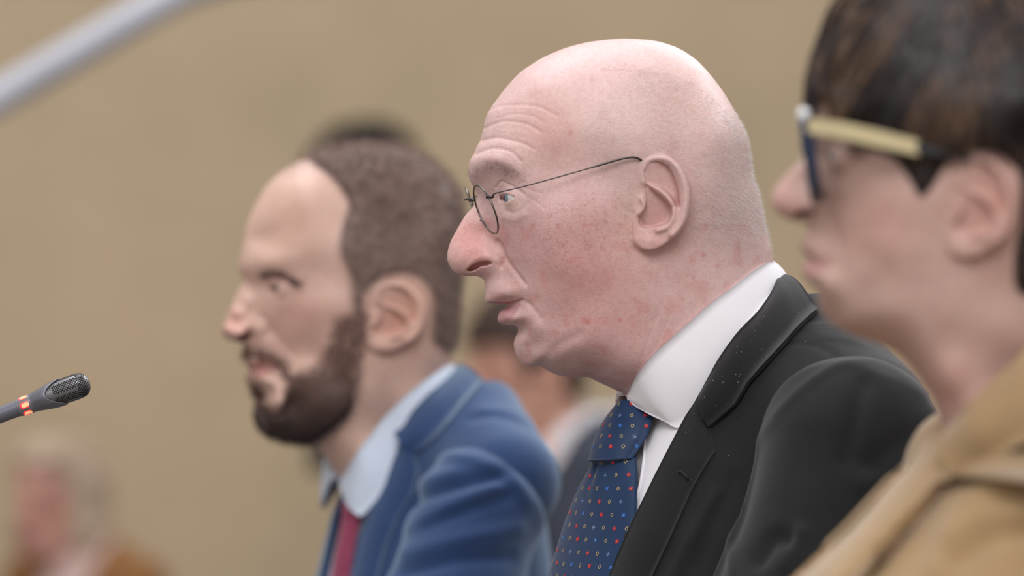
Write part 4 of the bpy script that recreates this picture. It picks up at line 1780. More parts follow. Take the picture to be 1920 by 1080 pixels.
yj = jacket_mesh(yt, 'jacket', MAT_BLUE, beard, vhalf=[90, 80, 70, 58, 44, 22, 0, 0], vz=[60, 0, -34, -75, -131, -200, -250, -500], h=5.0,
                 relief=lambda px, py: 2.0 * stroke(px, py, [(905, 770), (960, 775), (1010, 800)], 8) - 2.0 * stroke(px, py, [(880, 785), (930, 780), (990, 800)], 7))
sleeve_mesh(yt, 1, MAT_BLUE, yj, h=4.5, relief=yng_sleeve_relief)
sleeve_mesh(yt, -1, MAT_BLUE, yj, h=5.5)
ys = shirt_body(yt, MAT_PALE, beard, h=5.0)
shirt_collar(yng,
             [(642, 893, 60), (655, 872, 60), (672, 845, 64), (695, 815, 66), (722, 780, 66), (752, 750, 66), (785, 722, 64), (815, 700, 52), (838, 684, 28), (845, 680, 8)],
             [(640, 925, 26), (650, 945, 40), (663, 960, 52), (680, 965, 62), (716, 924, 71), (752, 880, 75), (785, 832, 77), (815, 780, 73), (835, 730, 56), (855, 712, 28), (862, 708, 8)],
             MAT_PALE, ys)
patch(yt, [(752, 812), (742, 850), (722, 905), (690, 960), (671, 1010), (656, 1080), (648, 1130)], [(772, 845), (785, 885), (775, 925), (748, 965), (726, 1020), (706, 1090), (694, 1140)],
      40, 9, 6, 3.0, 'lapel', MAT_BLUE, yj, roll=3)


collar_loft(yng, yt, [(856, 683, 0), (852, 688, 10), (848, 694, 28), (832, 714, 56), (800, 742, 74), (772, 772, 78), (755, 800, 78), (737, 812, 76)],
            [(908, 714), (900, 720), (893, 728), (872, 752), (842, 790), (815, 820), (795, 838), (772, 850)], MAT_BLUE, yj, off=6.0, bul=5.0, n=30, nv=7)
_yh = yt.l2w(yt.ray(np.array([[650.0, 1000.0]]), 6.0))[0]
yf = Torso(650, 1000, float(_yh[1]), 34)
r_ = tie_rows(yf, [(642, 945), (637, 965), (632, 1000), (622, 1050), (610, 1110)], [(672, 945), (673, 965), (664, 1000), (655, 1050), (650, 1110)], 30)
yp = tie_surface(r_, 10.0, 15)
ytie = slab_obj(yf, yp, 4.0, 'tie', MAT_RED, beard)
kr = tie_rows(yf, [(646, 932), (640, 948), (640, 968)], [(668, 932), (674, 948), (669, 968)], 14)
kp = tie_surface(kr, 16.0, 13)
slab_obj(yf, kp, 8.0, 'knot', MAT_RED, ytie)


# ---------------------------------------------------------------- short grey hair and eyebrows of the bald man
def man_fuzz():
    px, py = man.img(manV)
    w = man_hairmask(px, py)
    inear = (px > 1183) & (px < 1297) & (py > 288) & (py < 474) & (np.abs(manV[:, 1]) > 68)
    w = np.where(inear, 0, w)
    R, N = sample_surface(manV, manQ, w + 0, 17000)
    px, py = man.img(R)
    d = N * 0.30 + A(-0.8, 0, 0) + A(0, 0, -0.55) * sstep(150, 330, py)[:, None] + rng.normal(size=R.shape) * 0.22
    col = srgb(240, 234, 232) * (0.70 + 0.45 * rng.random((len(R), 1)))
    ln = (2.6 + 1.6 * sstep(220, 420, py)) * (0.6 + 0.7 * rng.random(len(R)))
    o = strands_obj(man, 'hair', R - N * 0.2, d, -N * 0.15 + rng.normal(size=R.shape) * 0.12, ln * 1.05, 0.14, 2, MAT_HAIR_GREY, bald, np.minimum(col, 1))
    o['kind'] = 'stuff'
    # a thin band of longer curly white hairs above the fringe line
    px, py = man.img(manV)
    w = stroke(px, py, [(1130, 128), (1180, 132), (1240, 142), (1300, 165), (1350, 205), (1385, 260)], 10)
    w = np.where(w > 0.2, w, 0)
    R, N = sample_surface(manV, manQ, w, 700)
    d = N * 0.5 + A(-0.6, 0, 0) + rng.normal(size=R.shape) * 0.6
    strands_obj(man, 'fringe', R, d, rng.normal(size=R.shape) * 0.4 - N * 0.25, 3.4 * (0.6 + 0.7 * rng.random(len(R))), 0.2, 4, MAT_HAIR_GREY, o,
                np.tile(srgb(236, 228, 226), (len(R), 1)))['kind'] = 'stuff'
    # eyebrows
    w = stroke(px, py, [(880, 336), (893, 322), (915, 314), (940, 316), (975, 334)], 11)
    w = np.where(w > 0.25, w, 0)
    R, N = sample_surface(manV, manQ, w, 520)
    d = N * 0.5 + A(-0.5, 0, 0.15) + rng.normal(size=R.shape) * 0.35
    d[:, 1] += 0.5 * np.sign(R[:, 1])
    for k in (R[:, 1] > 0, R[:, 1] <= 0):
        m = int(k.sum())
        strands_obj(man, 'eyebrow', R[k], d[k], -N[k] * 0.2, 5.0 * (0.5 + 0.8 * rng.random(m)), 0.13, 3, MAT_HAIR_GREY, bald,
                    srgb(136, 118, 114) * (0.7 + 0.7 * rng.random((m, 1))))['kind'] = 'stuff'
    # fine down on nose and crown
    w = blob(px, py, 850, 470, 26, 40) + 0.5 * blob(px, py, 1060, 95, 70, 26)
    w = np.where(w > 0.15, w, 0)
    R, N = sample_surface(manV, manQ, w, 260)
    d = N * 1.0 + rng.normal(size=R.shape) * 0.5
    strands_obj(man, 'down', R, d, -N * 0.2, 1.9 * (0.6 + 0.8 * rng.random(len(R))), 0.07, 2, MAT_HAIR_GREY, bald, np.tile(srgb(225, 214, 210), (len(R), 1)))['kind'] = 'stuff'


man_fuzz()


# ---------------------------------------------------------------- wire glasses of the bald man
def glass_material(name, tint=(1, 1, 1), refl=0.07):
    m = bpy.data.materials.new(name)
    m.use_nodes = True
    nt = m.node_tree
    nt.nodes.clear()
    out = nt.nodes.new('ShaderNodeOutputMaterial')
    tr = nt.nodes.new('ShaderNodeBsdfTransparent')
    tr.inputs[0].default_value = (*tint, 1)
    gl = nt.nodes.new('ShaderNodeBsdfGlossy')
    gl.inputs['Roughness'].default_value = 0.03
    mx = nt.nodes.new('ShaderNodeMixShader')
    mx.inputs[0].default_value = refl
    nt.links.new(tr.outputs[0], mx.inputs[1])
    nt.links.new(gl.outputs[0], mx.inputs[2])
    nt.links.new(mx.outputs[0], out.inputs[0])
    return m


MAT_WIRE = plain_material('dark_steel', srgb(112, 108, 104), rough=0.28, metallic=1.0, noise=0.05)
MAT_WIRE_DK = plain_material('temple_steel', srgb(84, 80, 78), rough=0.4, metallic=0.9, noise=0.05)
MAT_LENS = glass_material('lens_glass', (0.97, 0.97, 0.975))
spec = thing('eyeglasses', 'thin round wire-rimmed eyeglasses worn low by the bald man', 'glasses', (man.X0 / 1000, man.Y0 / 1000, 0.0))
gf, gz = man.i2l(911, 393, 32.0)
GC = A(float(gf), 32.0, float(gz))
wr, pt_ = math.radians(9), math.radians(21)
GU = A(-math.sin(wr), math.cos(wr), 0)
GVv = A(math.sin(pt_), 0, math.cos(pt_))
GN = np.cross(GU, GVv)
GN /= np.linalg.norm(GN)
if GN[0] < 0:
    GN = -GN


def lens_pt(a, k=1.0, depth=0.0, sg=1):
    p = GC + GU * (21.0 * k * math.cos(a)) + GVv * (19.2 * k * math.sin(a)) + GN * depth
    return A(p[0], sg * p[1], p[2])


for sg in (1, -1):
    ring = np.array([lens_pt(2 * math.pi * i / 64, sg=sg) for i in range(65)])
    V, F = tube(man.l2w(ring), 0.0007, 8, cap=False)
    rim = mesh_from('rim', V, F, MAT_WIRE, spec)
    LVv, LFf = [], []
    nr, na = 8, 48
    for side in (1, -1):
        for i in range(nr + 1):
            for j in range(na):
                k = 0.975 * i / nr
                LVv.append(lens_pt(2 * math.pi * j / na, k, 1.6 * (1 - k * k) + 0.4 * side, sg))
    o2 = (nr + 1) * na
    for side in (0, 1):
        for i in range(nr):
            for j in range(na):
                q = (i * na + j, i * na + (j + 1) % na, (i + 1) * na + (j + 1) % na, (i + 1) * na + j)
                LFf.append(tuple(x + side * o2 for x in (q if side == 0 else q[::-1])))
    for j in range(na):
        a_, b_ = nr * na + j, nr * na + (j + 1) % na
        LFf.append((a_, b_, b_ + o2, a_ + o2))
    mesh_from('lens', man.l2w(np.array(LVv)), LFf, MAT_LENS, rim)
    # end piece and temple wire: hinge on the outer upper rim, over the ear, hooked down behind it
    hp = lens_pt(math.radians(30), 1.0, 0, 1)
    pts = [hp, hp + A(-3, 2.5, 0.5)]
    for (x, y, l) in [(930, 362, 58), (980, 350, 63), (1050, 331, 69), (1120, 311, 74), (1165, 298, 78), (1188, 295, 80), (1200, 299, 79), (1212, 308, 72), (1225, 325, 70), (1240, 352, 70)]:
        pts.append(man.i3(x, y, l))
    P = spline(np.array([np.asarray(p, float) for p in pts]), 60)
    P[:, 1] *= sg
    V, F = tube(man.l2w(P), np.interp(np.arange(60), [0, 30, 36, 59], [0.00055, 0.00045, 0.0008, 0.0008]), 8)
    mesh_from('temple', V, F, MAT_WIRE_DK, spec)
    V, F = tube(man.l2w(np.array([A(*(hp + A(1.4, -0.5, 0)) * A(1, sg, 1)), A(*(hp + A(-1.5, 1.2, 0)) * A(1, sg, 1)), A(*(hp + A(-3.5, 2.6, 0.5)) * A(1, sg, 1))])), 0.0013, 8)
    mesh_from('hinge', V, F, MAT_WIRE_DK, spec)
    # nose pad on its wire arm
    pb = lens_pt(math.radians(205), 1.0, 0, 1)
    pad = pb + A(-4.5, -3.0, -1.0)
    V, F = tube(man.l2w(np.array([pb, pb + A(1.5, -2, 0), pb + A(-1, -3.2, -0.5), pad]) * A(1, sg, 1)), 0.0004, 6)
    mesh_from('pad_arm', V, F, MAT_WIRE, spec)
    pv = []
    for j in range(12):
        for k in range(7):
            th, ph = math.pi * k / 6, 2 * math.pi * j / 12
            pv.append(pad * A(1, sg, 1) + A(2.2 * math.sin(th) * math.cos(ph), 1.0 * math.sin(th) * math.sin(ph), 4.0 * math.cos(th)))
    mesh_from('nose_pad', man.l2w(np.array(pv)), grid_faces(12, 7, True), MAT_LENS, spec)
ba = lens_pt(math.radians(158), 1.0, 0, 1)
bp_ = [ba, ba + A(2.5, -3, 2.0), A(ba[0] + 5.5, 3.5, ba[2] + 1.5), A(ba[0] + 5.8, 0, ba[2] + 1.2), A(ba[0] + 5.5, -3.5, ba[2] + 1.5), (ba + A(2.5, -3, 2.0)) * A(1, -1, 1), ba * A(1, -1, 1)]
V, F = tube(man.l2w(spline(np.array(bp_), 30)), 0.0008, 8)
mesh_from('bridge', V, F, MAT_WIRE, spec)


# ================================================================= the woman on the right
WOM_OUT = [(1524, 225), (1532, 190), (1545, 150), (1556, 105), (1582, 45), (1622, 0), (1680, -35), (1750, -58), (1830, -58), (1910, -20),
           (1965, 45), (1992, 140), (1994, 240), (1982, 340), (1970, 430), (1968, 500), (1980, 580), (2000, 700), (2000, 880),
           (1930, 960), (1830, 950), (1785, 870), (1766, 797), (1752, 752), (1733, 722), (1708, 689), (1684, 664), (1650, 646),
           (1600, 628), (1567, 611), (1548, 596), (1538, 577), (1534, 560), (1535, 546), (1528, 537), (1514, 528), (1507, 515),
           (1506, 501), (1514, 488), (1506, 478), (1501, 465), (1503, 452), (1512, 436), (1517, 424), (1500, 416), (1478, 411),
           (1459, 401), (1449, 388), (1446, 374), (1452, 355), (1468, 335), (1488, 313), (1505, 296), (1516, 278), (1521, 262), (1520, 245)]
wom = Head(1720, 330, 2.4, -4)
WT = dict(nose=(1446, 378), nasion=(1520, 264), brow=(1522, 225), front=(1582, 45), crown=(1790, -60), occ=(1994, 230), nape=(1968, 490),
          eart=(1845, 293), earb=(1802, 486), earf=(1773, 400), earbk=(1905, 360), subn=(1516, 425), ala=(1548, 400), corner=(1556, 497),
          ulip=(1501, 462), llip=(1506, 512), lab=(1530, 540), chin=(1534, 562), ment=(1580, 618), throat=(1690, 668), nb=(1764, 795),
          eye=(1562, 292), canth=(1588, 294))
ww = warp_to(WT)
WI = warp_pts(ww, MAN_INT)
WI[:, 2] *= 0.90
neck = WI[:, 1] > 640
WI[neck, 2] *= 0.94
WI[WI[:, 1] > 720, 2] *= 0.96
wom.build_field(WOM_OUT, WI, step=1.2)
wom.ears = (ear_map((1772, 293), (1905, 487)), 64, 1190, 0.30)
ef, ez = wom.i2l(1553, 293, 30.0)
wom.eye = (float(ef) - 12.2, 30.0, float(ez), 11.8, -42, 58, 12, 12, 2)
wom.cuts.append(nostril_cut(wom, ww(NOSTRIL)))


def wom_hair_t(px, py):
    h = pdist(px, py, catmull([(1490, 165), (1522, 192), (1545, 190), (1568, 222), (1600, 262), (1650, 285), (1682, 305), (1702, 335),
                               (1726, 372), (1752, 348), (1772, 312), (1815, 286), (1868, 286), (1908, 325), (1914, 400), (1902, 470),
                               (1906, 545), (1960, 560), (2120, 560), (2120, -220), (1420, -220), (1460, 60)], 4, True), True)
    thick = 11.0 - 6.5 * sstep(180, 330, py) + 5 * sstep(60, -60, py)
    return sstep(8, -22, h) * (thick + 2) - 2.0


wom_hair_t = cached2d(wom_hair_t, 1400, -250, 2150, 1000)
lady = thing('person', 'woman with short dark brown hair in camel jacket at right, out of focus', 'person', (wom.X0 / 1000, wom.Y0 / 1000, 0))
MAT_SKIN_WOM = skin_material('skin_warm', rough=0.45)


def wom_tints(px, py):
    return [(blob(px, py, 1640, 420, 90, 80), (200, 152, 138), 0.5), (blob(px, py, 1470, 370, 40, 40), (206, 158, 150), 0.6),
            (blob(px, py, 1850, 380, 70, 100), (202, 146, 134), 0.5),
            (sstep(4, -4, pdist(px, py, catmull([(1500, 466), (1520, 474), (1556, 497), (1530, 512), (1508, 524), (1502, 505)], 4, True), True)), (182, 132, 132), 0.7),
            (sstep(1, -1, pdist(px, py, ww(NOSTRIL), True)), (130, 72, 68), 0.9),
            (blob(px, py, 1780, 760, 90, 90), (204, 150, 142), 0.4),
            (sstep(-1.5, 0.5, wom_hair_t(px, py)), (60, 48, 46), 0.8)]


wwi = tps_warp([WT[n] for n, x, y in LM if n in WT], [(x, y) for n, x, y in LM if n in WT])
wo, wV, wQ = skin_person('body', wom, 1.8, (194, 162, 150), wom_tints, MAT_SKIN_WOM, lady, warp_relief(wwi, 0.8))
eyeball('eye', wom, 0, 0, srgb(80, 66, 58), MAT_EYE, lady, True)
eyeball('eye', wom, 0, 0, srgb(80, 66, 58), MAT_EYE, lady, False)
MAT_HAIR_DK = attr_material('dark_hair', rough=0.45, spec=0.25)


def whair_col(V, px, py):
    n = vnoise(V[:, 0] / 9 + 20, V[:, 1] / 30 + 20, V[:, 2] / 30 + 20)[:, None]
    return srgb(44, 36, 35) * (0.7 + 0.6 * n)


ws_, wsV, wsQ = shell_mesh(wom, wom_hair_t, 2.4, 'hair', MAT_HAIR_DK, lady, whair_col, 1.2, 14.0)


def wom_strands():
    px, py = wom.img(wsV)
    w = sstep(0.0, 2.5, wom_hair_t(px, py)) * sstep(520, 480, py)
    R, N = sample_surface(wsV, wsQ, w, 5200)
    px, py = wom.img(R)
    fwd = (sstep(1900, 1600, px) * (0.15 + 0.85 * sstep(1535, 1620, px)))[:, None]
    low = sstep(150, 330, py)[:, None]
    d = N * 0.10 + A(0.75, 0, 0) * (fwd - 0.35 * (1 - fwd)) * (1 - 0.8 * low) + A(0, 0, -0.9) + rng.normal(size=R.shape) * 0.10
    d -= N * (d * N).sum(1, keepdims=True) * 0.9
    clump = vnoise(R[:, 0] / 11 + 5 + R[:, 2] / 14, R[:, 1] / 11 + 5, R[:, 2] / 40 + 5)
    tone = np.where(clump > 0.54, 1.0, 0.0)[:, None] * (0.5 + 0.5 * rng.random((len(R), 1)))
    grey = np.where(vnoise(R[:, 0] / 9 + 45, R[:, 1] / 9 + 5, R[:, 2] / 30 + 9) > 0.66, 1.0, 0)[:, None]
    col = srgb(36, 29, 28) * (0.6 + 0.8 * rng.random((len(R), 1))) + tone * srgb(128, 100, 76) * 0.9 + grey * srgb(86, 84, 88) * 0.35
    ln = (34 - 22 * low[:, 0]) * (0.6 + 0.6 * rng.random(len(R)))
    strands_obj(wom, 'hair_strands', R + N * 0.3, d, -N * 0.28 + A(0.0, 0, -0.1), ln, 0.9, 5, MAT_HAIR_DK, ws_, col)['kind'] = 'stuff'


wom_strands()

# cat-eye glasses with gold temples
MAT_FRAME = plain_material('black_acetate', srgb(26, 30, 38), rough=0.18, spec=0.6, coat=0.5, noise=0.1)
MAT_FRAME_BLUE = plain_material('blue_acetate', srgb(34, 50, 76), rough=0.3, spec=0.5, noise=0.1)
MAT_GOLD = plain_material('gold_metal', srgb(222, 206, 164), rough=0.35, metallic=0.8, noise=0.04)
MAT_LENS2 = glass_material('lens_clear', (0.96, 0.96, 0.97))
wg = thing('eyeglasses', 'dark cat-eye eyeglasses with gold temples worn by the woman at right', 'glasses', (wom.X0 / 1000, wom.Y0 / 1000, 0))
f0, z0 = wom.i2l(1520, 300, 34.0)
WC = A(float(f0), 34.0, float(z0))
wr, pt_ = math.radians(0), math.radians(8)
WU, WV_ = A(-math.sin(wr), math.cos(wr), 0), A(math.sin(pt_), 0, math.cos(pt_))
WN = np.cross(WU, WV_)
WN = WN if WN[0] > 0 else -WN
CAT_O = catmull([(-24, 12), (-10, 20), (10, 22), (26, 27), (33, 25), (31, 12), (27, -6), (16, -21), (0, -25), (-16, -21), (-26, -6)], 5, True)
CAT_I = catmull([(-20, 9), (-9, 15), (9, 16.5), (22, 19), (27, 17), (26, 8), (22.5, -6), (13, -16.5), (0, -20), (-13, -17), (-21.5, -5)], 5, True)
for sg in (1, -1):
    def gp(u, v, d, _sg=sg):
        p = WC + WU * u + WV_ * v + WN * d
        return A(p[0], _sg * p[1], p[2])
    n = len(CAT_O)
    V = [gp(*CAT_O[i], 3.4) for i in range(n)] + [gp(*CAT_I[i], 3.4) for i in range(n)] + [gp(*CAT_I[i], -3.4) for i in range(n)] + [gp(*CAT_O[i], -3.4) for i in range(n)]
    F = []
    for k in range(4):
        for i in range(n):
            j = (i + 1) % n
            a_, b_ = k * n, ((k + 1) % 4) * n
            F.append((a_ + i, a_ + j, b_ + j, b_ + i))
    rim = mesh_from('rim', wom.l2w(np.array(V)), F, MAT_FRAME_BLUE, wg, smooth=False)
    V = [gp(*CAT_I[i], 0.6) for i in range(n)] + [gp(*CAT_I[i], -0.6) for i in range(n)]
    F = [tuple(range(n)), tuple(range(2 * n - 1, n - 1, -1))] + [(i, (i + 1) % n, n + (i + 1) % n, n + i) for i in range(n)]
    mesh_from('lens', wom.l2w(np.array(V)), F, MAT_LENS2, rim, smooth=False)
    # added white ball standing in for the glint on the upper rim corner
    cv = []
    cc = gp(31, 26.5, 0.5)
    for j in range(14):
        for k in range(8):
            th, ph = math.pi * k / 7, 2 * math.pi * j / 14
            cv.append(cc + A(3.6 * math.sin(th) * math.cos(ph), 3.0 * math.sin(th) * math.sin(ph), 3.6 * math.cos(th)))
    mesh_from('glint_ball', wom.l2w(np.array(cv)), grid_faces(14, 8, True), plain_material('glint_white', (0.95, 0.96, 1.0), rough=0.1, spec=0.8, coat=1.0), rim)

    def bar(pts, hh, ww_, name, mat):
        P = spline(np.array([wom.i3(x, y, l) for x, y, l in pts]), 24)
        P[:, 1] *= sg
        n_ = len(P)
        hs_ = np.interp(np.arange(n_), np.linspace(0, n_ - 1, len(hh)), hh)
        V = []
        for i in range(n_):
            for (a1, b1) in ((1, 1), (1, -1), (-1, -1), (-1, 1)):
                V.append(P[i] + A(0, a1 * ww_ / 2, b1 * hs_[i] / 2))
        F = []
        for i in range(n_ - 1):
            for k in range(4):
                F.append((i * 4 + k, i * 4 + (k + 1) % 4, i * 4 + 4 + (k + 1) % 4, i * 4 + 4 + k))
        F += [(0, 1, 2, 3), tuple((n_ - 1) * 4 + k for k in (3, 2, 1, 0))]
        return mesh_from(name, wom.l2w(np.array(V)), F, mat, wg, smooth=False)
    bar([(1514, 235, 66), (1570, 243, 69), (1640, 258, 71), (1722, 277, 73)], [8.5, 10, 10, 9], 2.5, 'temple', MAT_GOLD)
    bar([(1718, 276, 73), (1760, 284, 73), (1800, 292, 71), (1840, 310, 68)], [5, 4.5, 4, 4], 2.5, 'temple_tip', MAT_FRAME)
b0 = WC + WU * -22 + WV_ * 8
bp_ = [b0, A(b0[0] + 2.5, 6, b0[2] + 2), A(b0[0] + 3, 0, b0[2] + 2.5), A(b0[0] + 2.5, -6, b0[2] + 2), b0 * A(1, -1, 1)]
V, F = tube(wom.l2w(spline(np.array(bp_), 20)), 0.0022, 10)
mesh_from('bridge', V, F, MAT_FRAME_BLUE, wg)

# camel jacket
MAT_CAMEL = cloth_material('camel_wool', srgb(168, 138, 100), sheen=0.4, var=0.05)
wt = Torso(1890, 790, 2.4, 12)
wt.setup(zs=[40, 0, -33, -67, -96, -150, -250, -420],
         front=[8, 26, 48, 80, 110, 140, 160, 165],
         back=[-75, -90, -100, -108, -112, -115, -115, -112],
         half=[62, 74, 92, 108, 120, 135, 140, 140],
         traps=[((-34, 38, 8), (-38, 138, -34), 40, 42)],
         arm=[((-36, 146, -52), (0, 168, -160), 50, 58), ((0, 168, -160), (70, 180, -270), 56, 52), ((70, 180, -270), (290, 120, -330), 50, 40)],
         ztop=14)


def wom_relief(px, py):
    r = 5 * stroke(px, py, [(1880, 900), (1820, 950), (1780, 1000), (1760, 1070)], 26)
    r -= 5 * stroke(px, py, [(1920, 1000), (1860, 1010), (1800, 1050)], 18)
    r += 4 * stroke(px, py, [(1920, 960), (1850, 970), (1790, 1010)], 18)
    return r


wj = jacket_mesh(wt, 'jacket', MAT_CAMEL, lady, vhalf=[40, 36, 30, 22, 14, 0, 0, 0], vz=[60, 0, -33, -67, -96, -150, -260, -500], h=4.5, relief=wom_relief, neck=(-25.0, 55.0, -30.0))
sleeve_mesh(wt, 1, MAT_CAMEL, wj, h=4.5, relief=wom_relief)
sleeve_mesh(wt, -1, MAT_CAMEL, wj, h=5.5)
_wi = np.array([(1985, 596), (1955, 622), (1920, 655), (1885, 690), (1850, 724), (1815, 758), (1778, 796)], float)
_wl = np.minimum(neck_l(wom, _wi[:, 0], _wi[:, 1], 50), 75) + np.array([3, 4, 5, 6, 6, 5, 4])
_wl[:2] = (10, 36)
collar_loft(wom, wt, np.column_stack([_wi, _wl]), [(2060, 690), (2025, 735), (1985, 775), (1930, 825), (1880, 850), (1838, 872), (1790, 905)], MAT_CAMEL, wj, off=9.0, bul=9.0, n=36, sides=(1,))
patch(wt, [(1800, 775), (1778, 797), (1679, 886), (1583, 992), (1487, 1082), (1420, 1150)],
      [(1815, 890), (1785, 912), (1730, 985), (1665, 1045), (1590, 1120), (1530, 1190)],
      50, 12, 5, 3.0, 'lapel', MAT_CAMEL, wj, roll=7)


# ================================================================= people far behind
def far_person(label, px, py, Y, yaw, skin, hair_rgb, hair_fn, coat, shirt=None, body_yaw=None, body_dx=0, sc=1.0, longhair=None):
    x0, z0 = (px - 960) / FPX * Y, CAMZ + (540 - py) / FPX * Y
    p = thing('person', label, 'person', (x0, Y, 0))
    hd = Head(655, 560, 3.6, 19)
    hd.__dict__.update({k: v for k, v in yng.__dict__.items() if k != 'place'})
    hd.place = (x0, Y, z0, yaw, sc)
    skin_person('body', hd, 3.4, skin, lambda x, y: [(blob(x, y, 560, 600, 80, 70), (196, 138, 124), 0.5),
                                                     (sstep(4, -4, pdist(x, y, [(464, 680), (490, 678), (530, 687), (500, 705), (474, 710)], True)), (170, 96, 96), 0.9),
                                                     (stroke(x, y, [(484, 513), (530, 512), (556, 530)], 8), (110, 84, 76), 0.6),
                                                     (sstep(-1.5, 0.5, hair_fn(x, y)), hair_rgb, 0.9)], MAT_SKIN_YNG, p)
    shell_mesh(hd, hair_fn, 4.0, 'hair', MAT_HAIR, p, lambda V, x, y: srgb(*hair_rgb) * (0.8 + 0.4 * vnoise(V[:, 0] / 6 + 20, V[:, 1] / 6 + 20, V[:, 2] / 12 + 20)[:, None]), 4.0, 10.0)
    eyeball('eye', hd, 0, 0, srgb(70, 60, 56), MAT_EYE, p, True)
    eyeball('eye', hd, 0, 0, srgb(70, 60, 56), MAT_EYE, p, False)
    by = yaw if body_yaw is None else body_yaw
    T = Torso(px + 45 * 3.6 / Y * 2 + body_dx, py + 240 * 3.6 / Y, Y, by)
    T.setup(zs=[30, 0, -40, -83, -136, -200, -300, -460], front=[25, 40, 56, 78, 92, 102, 112, 116],
            back=[-75, -90, -108, -118, -125, -128, -125, -120], half=[60, 75, 96, 120, 135, 145, 150, 150],
            traps=[((-42, 40, 4), (-30, 150, -44), 44, 44)],
            arm=[((-24, 165, -58), (-10, 186, -170), 58, 60), ((-10, 186, -170), (10, 196, -440), 58, 50)], ztop=12)
    j = jacket_mesh(T, 'jacket', coat, p, vhalf=[90, 80, 70, 58, 44, 22, 0, 0], vz=[60, 0, -34, -75, -131, -200, -250, -500], h=7.0)
    sleeve_mesh(T, 1, coat, j, h=7.0)
    sleeve_mesh(T, -1, coat, j, h=7.0)
    s = shirt_body(T, shirt or MAT_SHIRT, p, h=7.0, off=0.0)
    n = 40
    ang = np.linspace(0, 2 * math.pi, n, endpoint=False)
    ring = []
    for a in ang:
        row = []
        for (zz, rr, cf) in ((-30, 74, -14), (0, 67, -18), (34, 62, -26)):
            row.append(A(cf + rr * math.cos(a) * 1.05, rr * math.sin(a), zz + 16 * (-math.cos(a)) * (1 if zz > 0 else 0.2)))
        ring.append(row)
    R = np.array(ring)
    V = np.vstack([R.reshape(-1, 3), (R * A(0.95, 0.95, 1)).reshape(-1, 3)])
    F = grid_faces(n, 3, True)
    top = [(i * 3 + 2, ((i + 1) % n) * 3 + 2, n * 3 + ((i + 1) % n) * 3 + 2, n * 3 + i * 3 + 2) for i in range(n)]
    mesh_from('collar', T.l2w(V), np.vstack([F, F[:, ::-1] + n * 3, np.array(top)]), shirt or MAT_SHIRT, s)
    return p


def short_hair(px, py):
    return yng_hair_t(px, py) + 2.0 * sstep(-1, 2, yng_hair_t(px, py))


def fringe_hair(px, py):
    h = pdist(px, py, catmull([(430, 470), (480, 480), (560, 470), (620, 480), (645, 540), (660, 600), (690, 600), (700, 540), (770, 522), (806, 560),
                               (806, 640), (830, 668), (860, 670), (930, 500), (860, 250), (650, 180), (450, 250)], 4, True), True)
    return sstep(10, -16, h) * 14.0 - 3.0


def bob_hair(px, py):
    h = pdist(px, py, catmull([(440, 380), (500, 400), (570, 400), (620, 470), (645, 560), (650, 700), (690, 790), (760, 830), (880, 820), (960, 700),
                               (940, 400), (860, 230), (650, 170), (450, 250)], 4, True), True)
    return sstep(10, -22, h) * (21.0 + 14 * sstep(560, 700, py)) - 3.0


short_hair = cached2d(short_hair, 380, 150, 1000, 960, 3)
fringe_hair = cached2d(fringe_hair, 380, 150, 1000, 960, 3)
bob_hair = cached2d(bob_hair, 380, 150, 1000, 960, 3)
MAT_DARK = cloth_material('charcoal_cloth', srgb(44, 40, 40), sheen=0.1)
MAT_RUST = cloth_material('rust_cloth', srgb(150, 104, 60), sheen=0.2)
MAT_NAVY = cloth_material('dark_navy_cloth', srgb(54, 60, 74), sheen=0.1)
far_person('black-haired person in dark clothes mostly hidden behind the bearded man', 678, 366, 7.7, 4, (190, 150, 132), (10, 9, 9), fringe_hair, MAT_DARK, MAT_DARK, body_yaw=2, body_dx=-28)
far_person('blurred brown-haired person in white collar seen between the two men', 985, 690, 6.9, 14, (198, 152, 132), (66, 50, 44), fringe_hair, MAT_NAVY, MAT_SHIRT, body_yaw=8, body_dx=40)
far_person('blurred blonde woman in rust jacket seated far behind the microphone', 104, 940, 8.2, 52, (200, 152, 138), (186, 166, 146), bob_hair, MAT_RUST, plain_material('blush_cotton', srgb(206, 178, 172), rough=0.8), body_yaw=50)

# ================================================================= microphone
mic = thing('microphone', 'grey gooseneck microphone with glowing red light ring at left', 'microphone', ((0 - 960) / FPX * 3.0, 3.0, CAMZ + (540 - 790) / FPX * 3.0))
MY = 2.97


def wpt(px, py, Y):
    return A((px - 960) / FPX * Y, Y, CAMZ + (540 - py) / FPX * Y)


tip, back = wpt(168, 715.5, MY), wpt(0, 778, MY)
ax = back - tip
ax /= np.linalg.norm(ax)
e1 = A(0, -1, 0)
e2 = np.cross(ax, e1)
MAT_MIC = plain_material('mic_grey', srgb(116, 116, 124), rough=0.34, metallic=0.5, noise=0.06, nscale=200, bump_s=0.1)
MAT_MIC_DK = plain_material('gooseneck_grey', srgb(104, 104, 114), rough=0.45, metallic=0.3, noise=0.05)
MAT_GRILLE = plain_material('grille_metal', srgb(124, 122, 124), rough=0.32, metallic=0.6, noise=0.05)
MAT_HOLE = plain_material('grille_hole', srgb(18, 18, 20), rough=0.9)


def revolve(prof, name, mat, parent, n=48, s_of=None):
    """prof: list of (s mm from tip, r mm)"""
    V = []
    for j in range(n):
        a = 2 * math.pi * j / n
        for (s, r) in prof:
            ss = s_of(s, a) if s_of else s
            V.append(tip + ax * ss / 1000 + (math.cos(a) * e1 + math.sin(a) * e2) * r / 1000)
    return mesh_from(name, np.array(V), grid_faces(n, len(prof), True), mat, parent)


